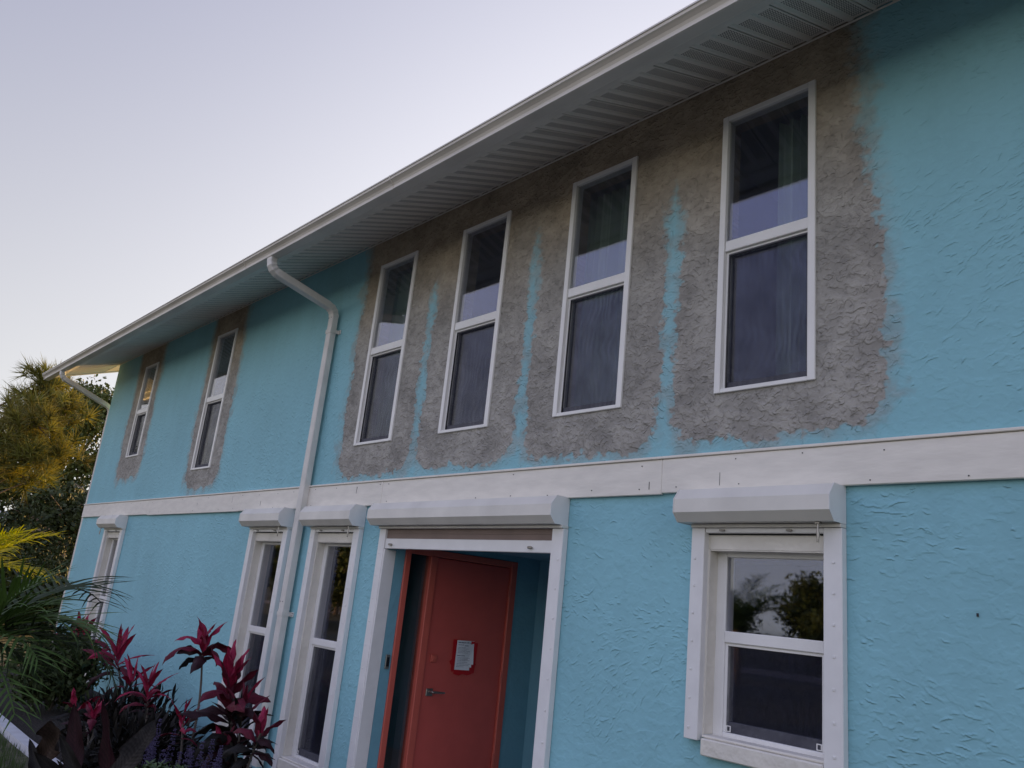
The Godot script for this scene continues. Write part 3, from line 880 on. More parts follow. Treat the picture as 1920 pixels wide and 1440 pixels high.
func downspout(h: Node3D, x: float, front: bool):
	var path := [V(x, 4.845, 0.862), V(x, 4.712, 0.862), V(x, 4.525, 0.066), V(x, -0.05, 0.066)]
	if not front:
		path = [V(x, 4.845, 0.862), V(x, 4.735, 0.862), V(x, 4.38, -0.06), V(x, -0.05, -0.06)]
	var pts := bent(path, 0.10, 7)
	var m := MB.new()
	var hw := 0.052
	var hd := 0.039
	var rings := []
	for i in pts.size():
		var d: Vector3 = (pts[mini(i + 1, pts.size() - 1)] - pts[maxi(i - 1, 0)]).normalized()
		var s := V(1, 0, 0)
		var u: Vector3 = s.cross(d).normalized()
		var k := 1.0
		if i > 0 and i < pts.size() - 1 and i % 2 == 0 and i != 8 and i != 9:
			k = 0.90              # crimps of the elbows
		var ring := []
		for c in [[-1, -0.8], [-0.85, -1], [0.85, -1], [1, -0.8], [1, 0.8], [0.85, 1], [-0.85, 1], [-1, 0.8]]:
			ring.append(pts[i] + s * hw * c[0] * k + u * hd * c[1] * k)
		rings.append(ring)
	for i in pts.size() - 1:
		var mid: Vector3 = (pts[i] + pts[i + 1]) * 0.5
		for k in 8:
			m.face([rings[i][k], rings[i][(k + 1) % 8], rings[i + 1][(k + 1) % 8], rings[i + 1][k]], mid)
	var ds := obj("downspout", m, M.downspout_white, h)
	if front:
		for y in [4.27, 1.33]:
			obj("strap", boxes([[x + 0.053, y - 0.022, 0.002, x + 0.098, y + 0.022, 0.012], [x - 0.054, y - 0.022, 0.062, x + 0.0545, y + 0.022, 0.1065], [x + 0.0532, y - 0.02, 0.012, x + 0.0565, y + 0.02, 0.062]], 0.001), M.downspout_white, ds)
			obj("screw", boxes([[x + 0.080, y + 0.006, 0.0122, x + 0.088, y + 0.014, 0.0155], [x + 0.080, y - 0.014, 0.0122, x + 0.088, y - 0.006, 0.0155]], 0.001), M.dark_rubber, ds)
		obj("screw", boxes([[x - 0.03, 4.42, 0.105, x - 0.024, 4.428, 0.1085], [x + 0.02, 4.42, 0.105, x + 0.026, 4.428, 0.1085], [x - 0.03, 1.44, 0.105, x - 0.024, 1.448, 0.1085], [x + 0.02, 1.44, 0.105, x + 0.026, 1.448, 0.1085]]), M.dark_rubber, ds)

# ---------------------------------------------------------------- the notice on the door
func notice():
	var xw := -6.0205
	var t := thing("door_notice", "white printed sheet taped with red tape to the red entry door", "notice", V(xw, 1.15, -0.97))
	var tape := mat("red_tape", lin(0.50, 0.006, 0.010), 0.35)
	var strips := [[-0.115, 0.0, 0.055, 0.27, 2.0], [0.118, -0.015, 0.045, 0.26, -3.0], [0.0, -0.135, 0.215, 0.05, 1.0], [0.085, -0.105, 0.05, 0.13, -42.0], [-0.105, -0.095, 0.05, 0.14, 40.0], [0.0, 0.118, 0.22, 0.018, 0.0]]
	for i in strips.size():
		var s: Array = strips[i]
		var m := MB.new()
		var w: float = s[2] * 0.5
		var hh: float = s[3] * 0.5
		# torn, toothed ends
		var pts := [Vector2(-w, -hh), Vector2(-w * 0.4, -hh - 0.014), Vector2(0, -hh), Vector2(w * 0.5, -hh - 0.012), Vector2(w, -hh), Vector2(w, hh), Vector2(-w, hh)]
		var poly := PackedVector2Array()
		for p in pts:
			poly.append(p.rotated(deg_to_rad(s[4])) + Vector2(s[0], s[1]))
		var ix := Geometry2D.triangulate_polygon(poly)
		var dx := 0.0006 + 0.0006 * i
		for k in range(0, ix.size(), 3):
			var f := []
			for q in 3:
				f.append(V(dx, poly[ix[k + q]].y, -poly[ix[k + q]].x))
			m.face(f, V(-1, 0, 0))
		obj("tape", m, tape, t)
	# sheet, its lower right corner curling off the door
	var im := Image.create(216, 279, false, Image.FORMAT_RGB8)
	im.fill(Color(0.87, 0.88, 0.90))
	var r := RandomNumberGenerator.new()
	r.seed = 5
	var ink := Color(0.25, 0.27, 0.36)
	for line in [[16, 16, 118, 9], [138, 14, 12, 11], [156, 18, 40, 6], [18, 40, 60, 5], [96, 46, 52, 6], [20, 66, 90, 3], [20, 78, 130, 3], [20, 90, 110, 3], [20, 102, 140, 3], [20, 116, 120, 3], [16, 142, 84, 6], [24, 164, 150, 3], [24, 176, 130, 3], [24, 188, 140, 3], [24, 204, 120, 3], [20, 220, 150, 3], [20, 234, 140, 3], [20, 248, 90, 3]]:
		var x: int = line[0]
		while x < line[0] + line[2]:
			var wl := r.randi_range(3, 12)
			im.fill_rect(Rect2i(x, line[1], mini(wl, 200 - x), line[3]), ink)
			x += wl + r.randi_range(2, 4)
	var pm := mat("notice_paper", Color(1, 1, 1), 0.8)
	pm.albedo_texture = ImageTexture.create_from_image(im)
	var m := MB.new()
	var n := 10
	var g := func(u, w):      # u across towards the hinge, w down
		var curl: float = maxf(0.0, (u - 0.55) + (w - 0.72)) * 0.03 + 0.003 * sin(u * 5.0)
		return V(0.006 + curl, 0.13 - 0.255 * w - curl * 0.1, 0.105 - 0.205 * u)
	for i in n:
		for j in n:
			var u0 := float(i) / n; var u1 := float(i + 1) / n; var w0 := float(j) / n; var w1 := float(j + 1) / n
			if u0 + w0 > 1.65: continue
			m.quad(g.call(u0, w1), g.call(u1, w1), g.call(u1, w0), g.call(u0, w0), Vector2(u0, w1), Vector2(u1, w1), Vector2(u1, w0), Vector2(u0, w0))
	obj("paper", m, pm, t)

# ---------------------------------------------------------------- ground
func ground():
	var gm := mat("lawn", lin(0.15, 0.14, 0.075), 0.95)
	worn(gm, ramp_tex(0.02, 41, 0.55, 1.0, 512, 5), 0.4, ramp_tex(0.09, 42, 0.0, 1.0, 512, 4), 3.0)
	var m := MB.new()
	m.quad(V(-400, -0.12, 400), V(400, -0.12, 400), V(400, -0.12, -400), V(-400, -0.12, -400), Vector2(0, 0), Vector2(1, 0), Vector2(1, 1), Vector2(0, 1))
	tag(obj("lawn", m, gm), "dark green lawn round the house", "", "", "structure")
	var mm := mat("mulch", lin(0.045, 0.028, 0.020), 0.95)
	worn(mm, ramp_tex(0.05, 43, 0.4, 1.0, 512, 4), 1.2, ramp_tex(0.07, 44, 0.0, 1.0, 512, 4), 4.0)
	var b := MB.new()
	var edge := bed_edge()
	for i in edge.size() - 1:
		b.quad(V(edge[i].x, -0.112, 0.0), V(edge[i].x, -0.112, edge[i].y), V(edge[i + 1].x, -0.112, edge[i + 1].y), V(edge[i + 1].x, -0.112, 0.0))
	tag(obj("planting_bed", b, mm), "dark mulch of the planting bed along the wall", "", "", "structure")
	var sand := mat("sandy_road", lin(0.34, 0.29, 0.25), 0.95)
	worn(sand, ramp_tex(0.03, 45, 0.75, 1.0, 512, 4), 0.3)
	var rd := MB.new()
	rd.quad(V(-300, -0.11, 36), V(300, -0.11, 36), V(300, -0.11, 30), V(-300, -0.11, 30))
	tag(obj("road", rd, sand), "pale sandy road in front of the house", "", "", "structure")
	var bounce_path := MB.new()  # added walkway out of view, there to bounce light onto soffit and door
	bounce_path.quad(V(-6.3, -0.105, 29.9), V(-3.5, -0.105, 29.9), V(-3.5, -0.105, 0.51), V(-6.3, -0.105, 0.51))
	tag(obj("path", bounce_path, M.concrete), "added pale concrete path to the entry, unseen, bounces light up to soffit and door", "", "", "structure")
	# white border of the bed: a low curved kerb
	var kerb := MB.new()
	for i in edge.size() - 1:
		var p: Vector2 = edge[i]
		var q: Vector2 = edge[i + 1]
		var np := edge_normal(edge, i) * 0.075
		var nq := edge_normal(edge, i + 1) * 0.075
		var mid := V((p.x + q.x) * 0.5, -0.1, (p.y + q.y) * 0.5)
		var A := [V(p.x - np.x, -0.13, p.y - np.y), V(p.x - np.x * 0.8, -0.065, p.y - np.y * 0.8), V(p.x + np.x * 0.8, -0.065, p.y + np.y * 0.8), V(p.x + np.x, -0.13, p.y + np.y)]
		var B := [V(q.x - nq.x, -0.13, q.y - nq.y), V(q.x - nq.x * 0.8, -0.065, q.y - nq.y * 0.8), V(q.x + nq.x * 0.8, -0.065, q.y + nq.y * 0.8), V(q.x + nq.x, -0.13, q.y + nq.y)]
		for k in 3:
			kerb.face([A[k], A[k + 1], B[k + 1], B[k]], mid)
	tag(obj("bed_edging", kerb, M.edging_white), "low white curved kerb between the lawn and the planting bed", "edging")
	# blades of grass in the near lawn
	var bl := MB.new()
	for k in 5:
		var s := MB.new()
		s.blade(rng.randf_range(0.05, 0.08), 0.006, rng.randf_range(0.3, 0.9), 0.1, 2, 0.0, 1)
		var off := V(rng.randf_range(-0.03, 0.03), 0, rng.randf_range(-0.03, 0.03))
		var bs := Basis(Vector3.UP, rng.randf() * TAU)
		for i in s.v.size():
			bl.v.append(bs * s.v[i] + off); bl.n.append(bs * s.n[i]); bl.t.append(s.t[i]); bl.c.append(s.c[i])
	var tf := []
	for i in 9000:
		var x := rng.randf_range(-16.0, -4.5)
		var z := rng.randf_range(1.2, 4.0)
		if z < bed_z(x) + 0.12: continue
		tf.append([Transform3D(Basis(Vector3.UP, rng.randf() * TAU).scaled(Vector3.ONE * rng.randf_range(0.7, 1.3)), V(x, -0.12, z)), Color(1, 1, 1)])
	leafmat("grass_blade", lin(0.06, 0.10, 0.03), Color(0.06, 0.1, 0.02), true)
	scatter("grass", bl.mesh(M.grass_blade), tf, null, "short green grass of the lawn beside the white kerb", "grass")

func bed_edge() -> Array:
	var e := []
	var c := Curve2D.new()
	c.add_point(Vector2(-16.5, 1.60), Vector2.ZERO, Vector2(2, 0.05))
	c.add_point(Vector2(-9.3, 1.69), Vector2(-1.5, 0), Vector2(0.8, 0.0))
	c.add_point(Vector2(-6.6, 1.66), Vector2(-0.8, 0.0), Vector2(0.6, 0.0))
	c.add_point(Vector2(-5.5, 0.55), Vector2(-0.05, 0.6), Vector2.ZERO)
	for p in c.tessellate(4, 3):
		e.append(p)
	return e

func bed_z(x: float) -> float:
	var e := bed_edge_cached()
	for i in e.size() - 1:
		if x >= e[i].x and x <= e[i + 1].x:
			return lerpf(e[i].y, e[i + 1].y, (x - e[i].x) / maxf(1e-5, e[i + 1].x - e[i].x))
	return 0.0

var _edge := []
func bed_edge_cached() -> Array:
	if _edge.is_empty():
		_edge = bed_edge()
	return _edge

func edge_normal(e: Array, i: int) -> Vector2:
	var d: Vector2 = (e[mini(i + 1, e.size() - 1)] - e[maxi(i - 1, 0)]).normalized()
	return Vector2(-d.y, d.x)

func scatter(called: String, mesh: Mesh, tf: Array, parent: Node, label := "", category := "") -> MultiMeshInstance3D:
	var mm := MultiMesh.new()
	mm.transform_format = MultiMesh.TRANSFORM_3D
	mm.use_colors = true
	mm.mesh = mesh
	mm.instance_count = tf.size()
	for i in tf.size():
		mm.set_instance_transform(i, tf[i][0]); mm.set_instance_color(i, tf[i][1])
	var o := MultiMeshInstance3D.new()
	o.multimesh = mm
	if parent:
		o.name = called; parent.add_child(o, true)
	else:
		o.name = numbered(called); add_child(o)
	tag(o, label, category, "", "stuff")
	return o

# ---------------------------------------------------------------- plants in the bed
var blades := {}
func blade_mesh(kind: String, k: int) -> ArrayMesh:
	var key := kind + str(k)
	if not blades.has(key):
		var m := MB.new()
		match kind:
			"ti": m.blade(1.0, 0.36, [0.2, 0.55, 1.2, 1.9][k % 4], 0.22, 10, [0.3, -0.5, 0.8, -0.4][k % 4], 0, 4)
			"ti_narrow": m.blade(1.0, 0.16, [0.3, 0.7, 1.3, 2.0][k % 4], 0.22, 9, [0.5, -0.6, 0.9, -0.5][k % 4], 0, 4)
			"broad": m.blade(1.0, 0.24, [0.35, 0.6, 0.8, 1.1][k % 4], 0.20, 14, [0.3, -0.4, 0.3, 0.1][k % 4], 0, 6)
			"strap": m.blade(1.0, 0.055, [0.2, 0.4, 0.7, 1.1][k % 4], 0.3, 7, 0.2, 1)
		blades[key] = m.mesh()
	return blades[key]

func leaf_at(kind: String, k: int, at: Vector3, az: float, tilt: float, size: float, material: Material, parent: Node, roll := 0.0, wide := 1.0):
	# tilt 0 grows straight up, 90 lies flat, more hangs down
	var b := Basis(Vector3.UP, az) * Basis(Vector3.RIGHT, tilt) * Basis(Vector3.UP, roll)
	b = b * Basis.from_scale(V(size * wide, size, size))
	put("leaf", blade_mesh(kind, k), parent, Transform3D(b, at), material)

func ti_plant(label: String, base: Vector3, heads: Array, group := "red and maroon ti plants in the bed along the wall") -> Node3D:
	# heads: [position, leaf count, leaf length, share of pink, kind, stem span]
	var t := thing("ti_plant", label, "ti plant", base, 0.0, group)
	for hd in heads:
		var top: Vector3 = hd[0] - base
		var m := MB.new()
		var p := []
		var r := []
		for i in 9:
			var s := i / 8.0
			p.append(V(0.02 * sin(s * 5.0 + top.x), 0, 0.02 * cos(s * 4.0)) * sin(s * PI) + V(top.x * s * s, top.y * s, top.z * s))
			r.append(lerpf(0.014, 0.008, s))
		m.tube(p, r, 6)
		obj("stem", m, M.stem, t)
		var n: int = hd[1]
		var az := rng.randf() * TAU
		for i in n:
			var s := float(i) / n
			az += 2.4 + rng.randf_range(-0.35, 0.35)
			var tilt := deg_to_rad(lerpf(5, 118, pow(s, 0.85)) + rng.randf_range(-14, 14))
			var size: float = hd[2] * lerpf(0.78, 1.05, sin(s * PI)) * rng.randf_range(0.85, 1.12)
			var mt: Material = M.leaf_pink
			var pk: float = hd[3]
			if s > pk:
				mt = M.leaf_crimson if s < pk + 0.22 else (M.leaf_maroon if rng.randf() < 0.6 else M.leaf_dark)
			var q: float = 1.0 - s * hd[5] / maxf(top.y, 0.2)
			var at := V(top.x * q * q, top.y * q, top.z * q)
			leaf_at(hd[4], rng.randi_range(0, 1) if s < 0.3 else rng.randi_range(1, 3), at, az, tilt * 0.8, size, mt, t, rng.randf_range(-0.7, 0.7), rng.randf_range(0.75, 1.15))
	return t

func bed_plants():
	ti_plant("tall thin stemmed ti plant with pink crest before the blue wall", V(-7.42, -0.11, 0.82), [[V(-7.63, 0.98, 0.8), 13, 0.36, 0.45, "ti", 0.12]])
	ti_plant("largest ti plant, broad crimson crest before the downspout", V(-6.22, -0.11, 1.0), [[V(-6.56, 0.84, 1.0), 38, 0.36, 0.20, "ti", 0.60], [V(-6.28, 0.66, 0.96), 26, 0.32, 0.0, "ti_narrow", 0.50], [V(-6.30, 0.30, 1.05), 12, 0.30, 0.0, "ti", 0.20]])
	ti_plant("low ti plant with one upright bright red leaf beside the tall window", V(-6.02, -0.11, 1.02), [[V(-5.80, 0.56, 1.02), 11, 0.25, 0.16, "ti", 0.22]])
	ti_plant("small ti plant with star of thin red leaves over a purple flower clump", V(-6.95, -0.11, 1.1), [[V(-7.02, 0.45, 1.1), 11, 0.25, 0.55, "ti_narrow", 0.18]])
	ti_plant("bushy ti plant with spiky crimson rosette left of the star shaped one", V(-8.35, -0.11, 0.9), [[V(-8.5, 0.50, 0.9), 24, 0.34, 0.42, "ti_narrow", 0.26]])
	ti_plant("ti plant with curving stem half hidden behind the palm frond tips", V(-9.7, -0.11, 0.72), [[V(-10.2, 0.62, 0.7), 18, 0.46, 0.55, "ti_narrow", 0.2], [V(-9.45, 0.45, 0.72), 10, 0.36, 0.4, "ti_narrow", 0.15]])
	ti_plant("farthest ti plant, pink leaves below the narrow far window", V(-12.3, -0.11, 0.5), [[V(-12.5, 0.60, 0.5), 16, 0.50, 0.75, "ti", 0.2], [V(-12.0, 0.40, 0.55), 10, 0.4, 0.5, "ti", 0.2]])
	ti_plant("dark low ti plant with few pink leaf tips under the palm", V(-8.7, -0.11, 1.25), [[V(-8.75, 0.20, 1.25), 12, 0.26, 0.2, "ti", 0.15], [V(-9.7, 0.16, 1.2), 10, 0.26, 0.2, "ti", 0.15]])
	# broad brown leaves close to the camera
	var b := thing("broad_leaf_plant", "dark plant with very broad brown leaves at the lower left corner", "plant", V(-5.55, -0.11, 2.2))
	var st := MB.new()
	st.tube([V(0, 0, 0), V(0.05, 0.25, 0), V(0.15, 0.48, 0)], [0.025, 0.022, 0.016], 7)
	obj("stem", st, M.stem, b)
	# [foot, tip, width, material, variant]
	for q in [[V(-7.0, 0.16, 2.15), V(-6.03, 0.70, 2.2), 0.80, "leaf_brown", 0], [V(-5.85, 0.20, 2.2), V(-6.12, 0.70, 2.18), 0.95, "leaf_maroon", 0], [V(-5.35, 0.22, 2.15), V(-5.50, 0.86, 2.18), 0.62, "leaf_maroon", 1], [V(-5.20, 0.40, 2.25), V(-4.40, 0.955, 2.2), 0.55, "leaf_grey", 0], [V(-5.5, 0.2, 2.2), V(-5.85, 0.56, 2.3), 0.8, "leaf_dark", 0], [V(-5.4, 0.2, 2.1), V(-5.05, 0.62, 2.0), 0.7, "leaf_dark", 1], [V(-6.6, 0.1, 2.2), V(-6.9, 0.34, 2.2), 0.9, "leaf_dark", 0], [V(-5.9, 0.1, 2.1), V(-6.3, 0.38, 2.25), 1.0, "leaf_dark", 2]]:
		var a: Vector3 = q[0] - b.position
		var d: Vector3 = q[1] - q[0]
		var y := d.normalized()
		var z := (V(0.75, 0.1, 0.65) - y * y.dot(V(0.75, 0.1, 0.65))).normalized()
		var x := y.cross(z)
		var len := d.length()
		put("leaf", blade_mesh("broad", q[4]), b, Transform3D(Basis(x * len * q[2], y * len, z * len), a), M[q[3]])
	# grey-green strap leaf behind, cut off by the clump
	for k in 2:
		var f := thing("flower_clump", ["purple flower spikes under the star shaped red plant", "purple flower spikes behind the stems of the largest ti plant"][k], "flowers", [V(-6.55, -0.11, 1.4), V(-5.98, -0.11, 1.3)][k], 0.0, "clumps of purple flower spikes")
		for i in 9:
			var bx := rng.randf_range(-0.28, 0.28)
			var bz := rng.randf_range(-0.12, 0.12)
			var hgt := rng.randf_range(0.42, 0.62)
			var m := MB.new()
			for s in 34:
				var yy: float = lerpf(hgt * 0.35, hgt, s / 34.0) + rng.randf_range(-0.006, 0.006)
				for c in 5:
					var an := rng.randf() * TAU
					var rr := (0.010 + 0.014 * sin(PI * s / 34.0)) * rng.randf_range(0.6, 1.1)
					var o := V(bx + cos(an) * rr, yy, bz + sin(an) * rr)
					m.box(o - V(0.0036, 0.0036, 0.0036), o + V(0.0036, 0.0036, 0.0036), 0.0016)
			obj("flower_spike", m, M.flower_purple, f)
		for i in 16:
			leaf_at("strap", i, V(rng.randf_range(-0.28, 0.28), 0, rng.randf_range(-0.1, 0.1)), rng.randf() * TAU, rng.randf_range(0.1, 0.6), rng.randf_range(0.35, 0.6), M.leaf_dark, f)
	# low green cover at the front of the bed
	var lm := MB.new()
	for k in 7:
		var s := MB.new()
		s.blade(0.05, 0.02, 0.5, 0.12, 3)
		var bs := Basis(Vector3.UP, k * 0.9) * Basis(Vector3.RIGHT, 0.5 + 0.12 * k)
		for i in s.v.size():
			lm.v.append(bs * s.v[i] + V(0, 0.008 * k, 0)); lm.n.append(bs * s.n[i]); lm.t.append(s.t[i]); lm.c.append(s.c[i])
	M.groundcover_green.vertex_color_use_as_albedo = true
	var lmesh := lm.mesh(M.groundcover_green)
	var tf := []
	for i in 900:
		var x := rng.randf_range(-6.05, -4.95)
		var z := rng.randf_range(1.55, 2.05)
		var top := 0.50 * (1.0 - pow(absf((x + 5.5) / 0.62), 3.0)) * (1.0 - pow(absf((z - 1.8) / 0.3), 4.0))
		if top < 0.05: continue
		var sh := rng.randf_range(0.6, 1.25)
		tf.append([Transform3D(Basis.from_euler(V(rng.randf_range(-0.5, 0.5), rng.randf() * TAU, rng.randf_range(-0.5, 0.5))).scaled(Vector3.ONE * rng.randf_range(0.7, 1.2)), V(x, -0.11 + top * pow(rng.randf(), 0.4), z)), Color(sh, sh, sh * rng.randf_range(0.8, 1.2))])
	scatter("ground_cover", lmesh, tf, null, "low bright green small leaved cover at the front of the bed", "ground cover")
	# dark bushes filling the bed under the palm
	for q in [[V(-11.2, -0.11, 1.0), 1.0, 0.85, "dark leafy bush under the palm beside the far window"], [V(-9.2, -0.11, 0.75), 0.7, 0.17, "dark low bush under the spiky crimson rosette"], [V(-7.5, -0.11, 1.25), 0.6, 0.16, "dark low bush below the thin stemmed ti plant"]]:
		shrub(q[0], q[1], q[2], q[3], 420, 0.09 if q[0].x < -10.0 else 0.17, "foliage_dark" if q[0].x < -10.0 else "leaf_dark", "bushes in the planting bed")

func clump_mesh(material: Material, leaves: int, size: float, spread: float, sd: int, wide := 0.52) -> ArrayMesh:
	var r := RandomNumberGenerator.new()
	r.seed = sd
	var m := MB.new()
	for k in leaves:
		var s := MB.new()
		s.blade(size * r.randf_range(0.7, 1.2), size * wide, r.randf_range(0.2, 0.9), 0.12, 3)
		var bs := Basis.from_euler(V(r.randf_range(-1.6, 1.6), r.randf() * TAU, r.randf_range(-1.6, 1.6)))
		var off := V(r.randfn(), r.randfn(), r.randfn()) * spread
		for i in s.v.size():
			m.v.append(bs * s.v[i] + off); m.n.append(bs * s.n[i]); m.t.append(s.t[i]); m.c.append(s.c[i])
	return m.mesh(material)

func shrub(at: Vector3, wide: float, tall: float, label: String, n: int, leaf: float, material: String, group: String):
	var t := thing("bush", label, "bush", at, 0.0, group)
	var st := MB.new()
	for k in 6:
		var an := k * 1.1
		st.tube([V(0, 0, 0), V(cos(an) * wide * 0.2, tall * 0.4, sin(an) * wide * 0.2), V(cos(an) * wide * 0.35, tall * 0.8, sin(an) * wide * 0.35)], [0.014, 0.010, 0.005], 5)
	obj("stem", st, M.stem, t)
	var cm := clump_mesh(M[material], 10, leaf, leaf * 0.9, 77, 0.22 if material == "leaf_dark" else 0.5)
	var tf := []
	for i in n:
		var d := V(rng.randfn(), rng.randfn(), rng.randfn()).normalized() * pow(rng.randf(), 0.45)
		var p := V(d.x * wide * 0.5, tall * 0.55 + d.y * tall * 0.45, d.z * wide * 0.5)
		p *= 1.0 + 0.2 * sin(d.x * 7.0 + d.z * 5.0)
		var sh := rng.randf_range(0.6, 1.3)
		tf.append([Transform3D(Basis.from_euler(V(rng.randf() * 6, rng.randf() * 6, 0)), p), Color(sh, sh, sh)])
	scatter("leaves", cm, tf, t)

# ---------------------------------------------------------------- palms
func frond(parent: Node3D, foot: Vector3, d0: Vector3, length: float, droop: float, leaf_len: float, pairs: int, material: Material, sweep := 0.6, single := true):
	# a curved rib with leaflets on both sides
	var pts := []
	var dirs := []
	var p := foot
	var d := d0.normalized()
	var axis := d.cross(Vector3.UP)
	axis = axis.normalized() if axis.length() > 0.05 else Vector3.RIGHT
	var n := 14
	for i in n + 1:
		pts.append(p); dirs.append(d)
		p += d * length / n
		d = d.rotated(axis, -droop / n * (0.4 + 1.2 * i / n))
	var rad := []
	for i in n + 1:
		rad.append(lerpf(0.012, 0.003, float(i) / n))
	var m := MB.new()
	m.tube(pts, rad, 5)
	var rib := obj("frond", m, material, parent)
	var joined := MB.new()
	for i in pairs:
		var s := lerpf(0.16, 0.99, float(i) / (pairs - 1))
		var f := s * n
		var k := mini(int(f), n - 1)
		var at: Vector3 = pts[k].lerp(pts[k + 1], f - k)
		var dir: Vector3 = dirs[k]
		var side: Vector3 = dir.cross(Vector3.UP).normalized()
		var up: Vector3 = side.cross(dir)
		for sg in [-1.0, 1.0]:
			var y: Vector3 = (dir * sweep * lerpf(0.8, 1.7, s) + side * sg * 0.8 + up * (0.35 + rng.randf_range(-0.2, 0.2))).normalized()
			var z: Vector3 = (-up + Vector3.DOWN * 0.8)
			z = (z - y * z.dot(y)).normalized()
			var x := y.cross(z)
			var l := leaf_len * (0.55 + 0.45 * sin(PI * clampf(s * 0.9 + 0.15, 0, 1))) * rng.randf_range(0.85, 1.1)
			var tr := Transform3D(Basis(x * l * 1.25, y * l, z * l), at)
			if single:
				put("leaflet", blade_mesh("strap", i), rib, tr, material)
			else:
				var bm := blade_arrays(i)
				for q in bm.v.size():
					joined.v.append(tr * bm.v[q]); joined.n.append((tr.basis * bm.n[q]).normalized()); joined.t.append(bm.t[q]); joined.c.append(bm.c[q])
	if not single:
		tag(obj("leaflets", joined, material, rib), "", "", "", "stuff")

var strap_cache := {}
func blade_arrays(k: int) -> MB:
	if not strap_cache.has(k % 4):
		var m := MB.new()
		m.blade(1.0, 0.07, [0.2, 0.5, 0.9, 1.3][k % 4], 0.22, 4, 0.2, 1)
		strap_cache[k % 4] = m
	return strap_cache[k % 4]

func palm_beside_house():
	var at := V(-5.70, -0.12, 2.95)
	var t := thing("feather_palm", "dark green feather palm reaching in from the left edge over the red plants", "palm", at)
	var st := MB.new()
	st.tube([V(0, 0, 0), V(0.02, 0.6, 0), V(0.05, 1.27, 0.0)], [0.08, 0.07, 0.05], 8)
	obj("trunk", st, M.bark, t)
	var hd := V(0.05, 1.27, 0.0)
	# [direction, length, droop, leaflet length, pairs, material, forward sweep]
	frond(t, hd, V(0.65, 0.40, -0.60), 0.66, 0.8, 0.44, 15, M.palm_green, 1.5)
	frond(t, hd, V(0.65, 0.30, -0.60), 0.98, 1.55, 0.22, 22, M.palm_dark, 0.6)
	frond(t, hd, V(0.70, 0.62, -0.50), 0.40, 0.4, 0.42, 10, M.palm_green, 1.3)
	frond(t, hd, V(0.60, 0.16, -0.70), 0.52, 0.5, 0.40, 14, M.palm_dark, 1.2)
	frond(t, hd, V(0.65, -0.18, -0.55), 0.45, 0.5, 0.34, 14, M.palm_dark, 0.9)
	frond(t, hd, V(0.90, -0.34, -0.20), 0.72, 0.4, 0.34, 14, M.palm_green, 0.7)
	frond(t, hd, V(0.40, 0.90, -0.30), 0.45, 0.7, 0.40, 14, M.palm_green, 0.8)
	frond(t, hd, V(0.80, 0.15, -0.35), 0.55, 0.9, 0.38, 14, M.palm_green, 0.7)
	frond(t, hd, V(-0.8, 0.5, 0.3), 1.5, 1.0, 0.5, 18, M.palm_dark, 0.6)
	frond(t, hd, V(-0.6, 0.5, -0.6), 1.3, 1.1, 0.5, 18, M.palm_dark, 0.6)
	frond(t, hd, V(-0.2, 0.5, 0.9), 1.5, 1.0, 0.5, 18, M.palm_dark, 0.6)
	# yellow lit palm farther back, left of the house
	var y := thing("sunlit_palm", "yellow sunlit palm at the left edge behind the feather palm", "palm", V(-20.3, -0.12, 0.75))
	var ys := MB.new()
	ys.tube([V(0, 0, 0), V(0, 0.8, 0), V(0.03, 1.5, 0)], [0.12, 0.11, 0.08], 8)
	obj("trunk", ys, M.bark, y)
	for i in 14:
		var an := i * 2.4
		var el := rng.randf_range(0.1, 1.1)
		frond(y, V(0.03, 1.45, 0), V(cos(an), el, sin(an)), rng.randf_range(1.3, 1.8), rng.randf_range(0.4, 0.9), 0.75, 18, M.palm_yellow, 0.9, false)

# ---------------------------------------------------------------- trees
func limb(m: MB, a: Vector3, b: Vector3, r0: float, r1: float, sag := 0.1):
	var c := (a + b) * 0.5 + V(rng.randf_range(-0.1, 0.1), sag, rng.randf_range(-0.1, 0.1)) * a.distance_to(b) * 0.5
	m.tube([a, a.lerp(c, 0.6), c.lerp(b, 0.4), b], [r0, lerpf(r0, r1, 0.4), lerpf(r0, r1, 0.75), r1], 6)

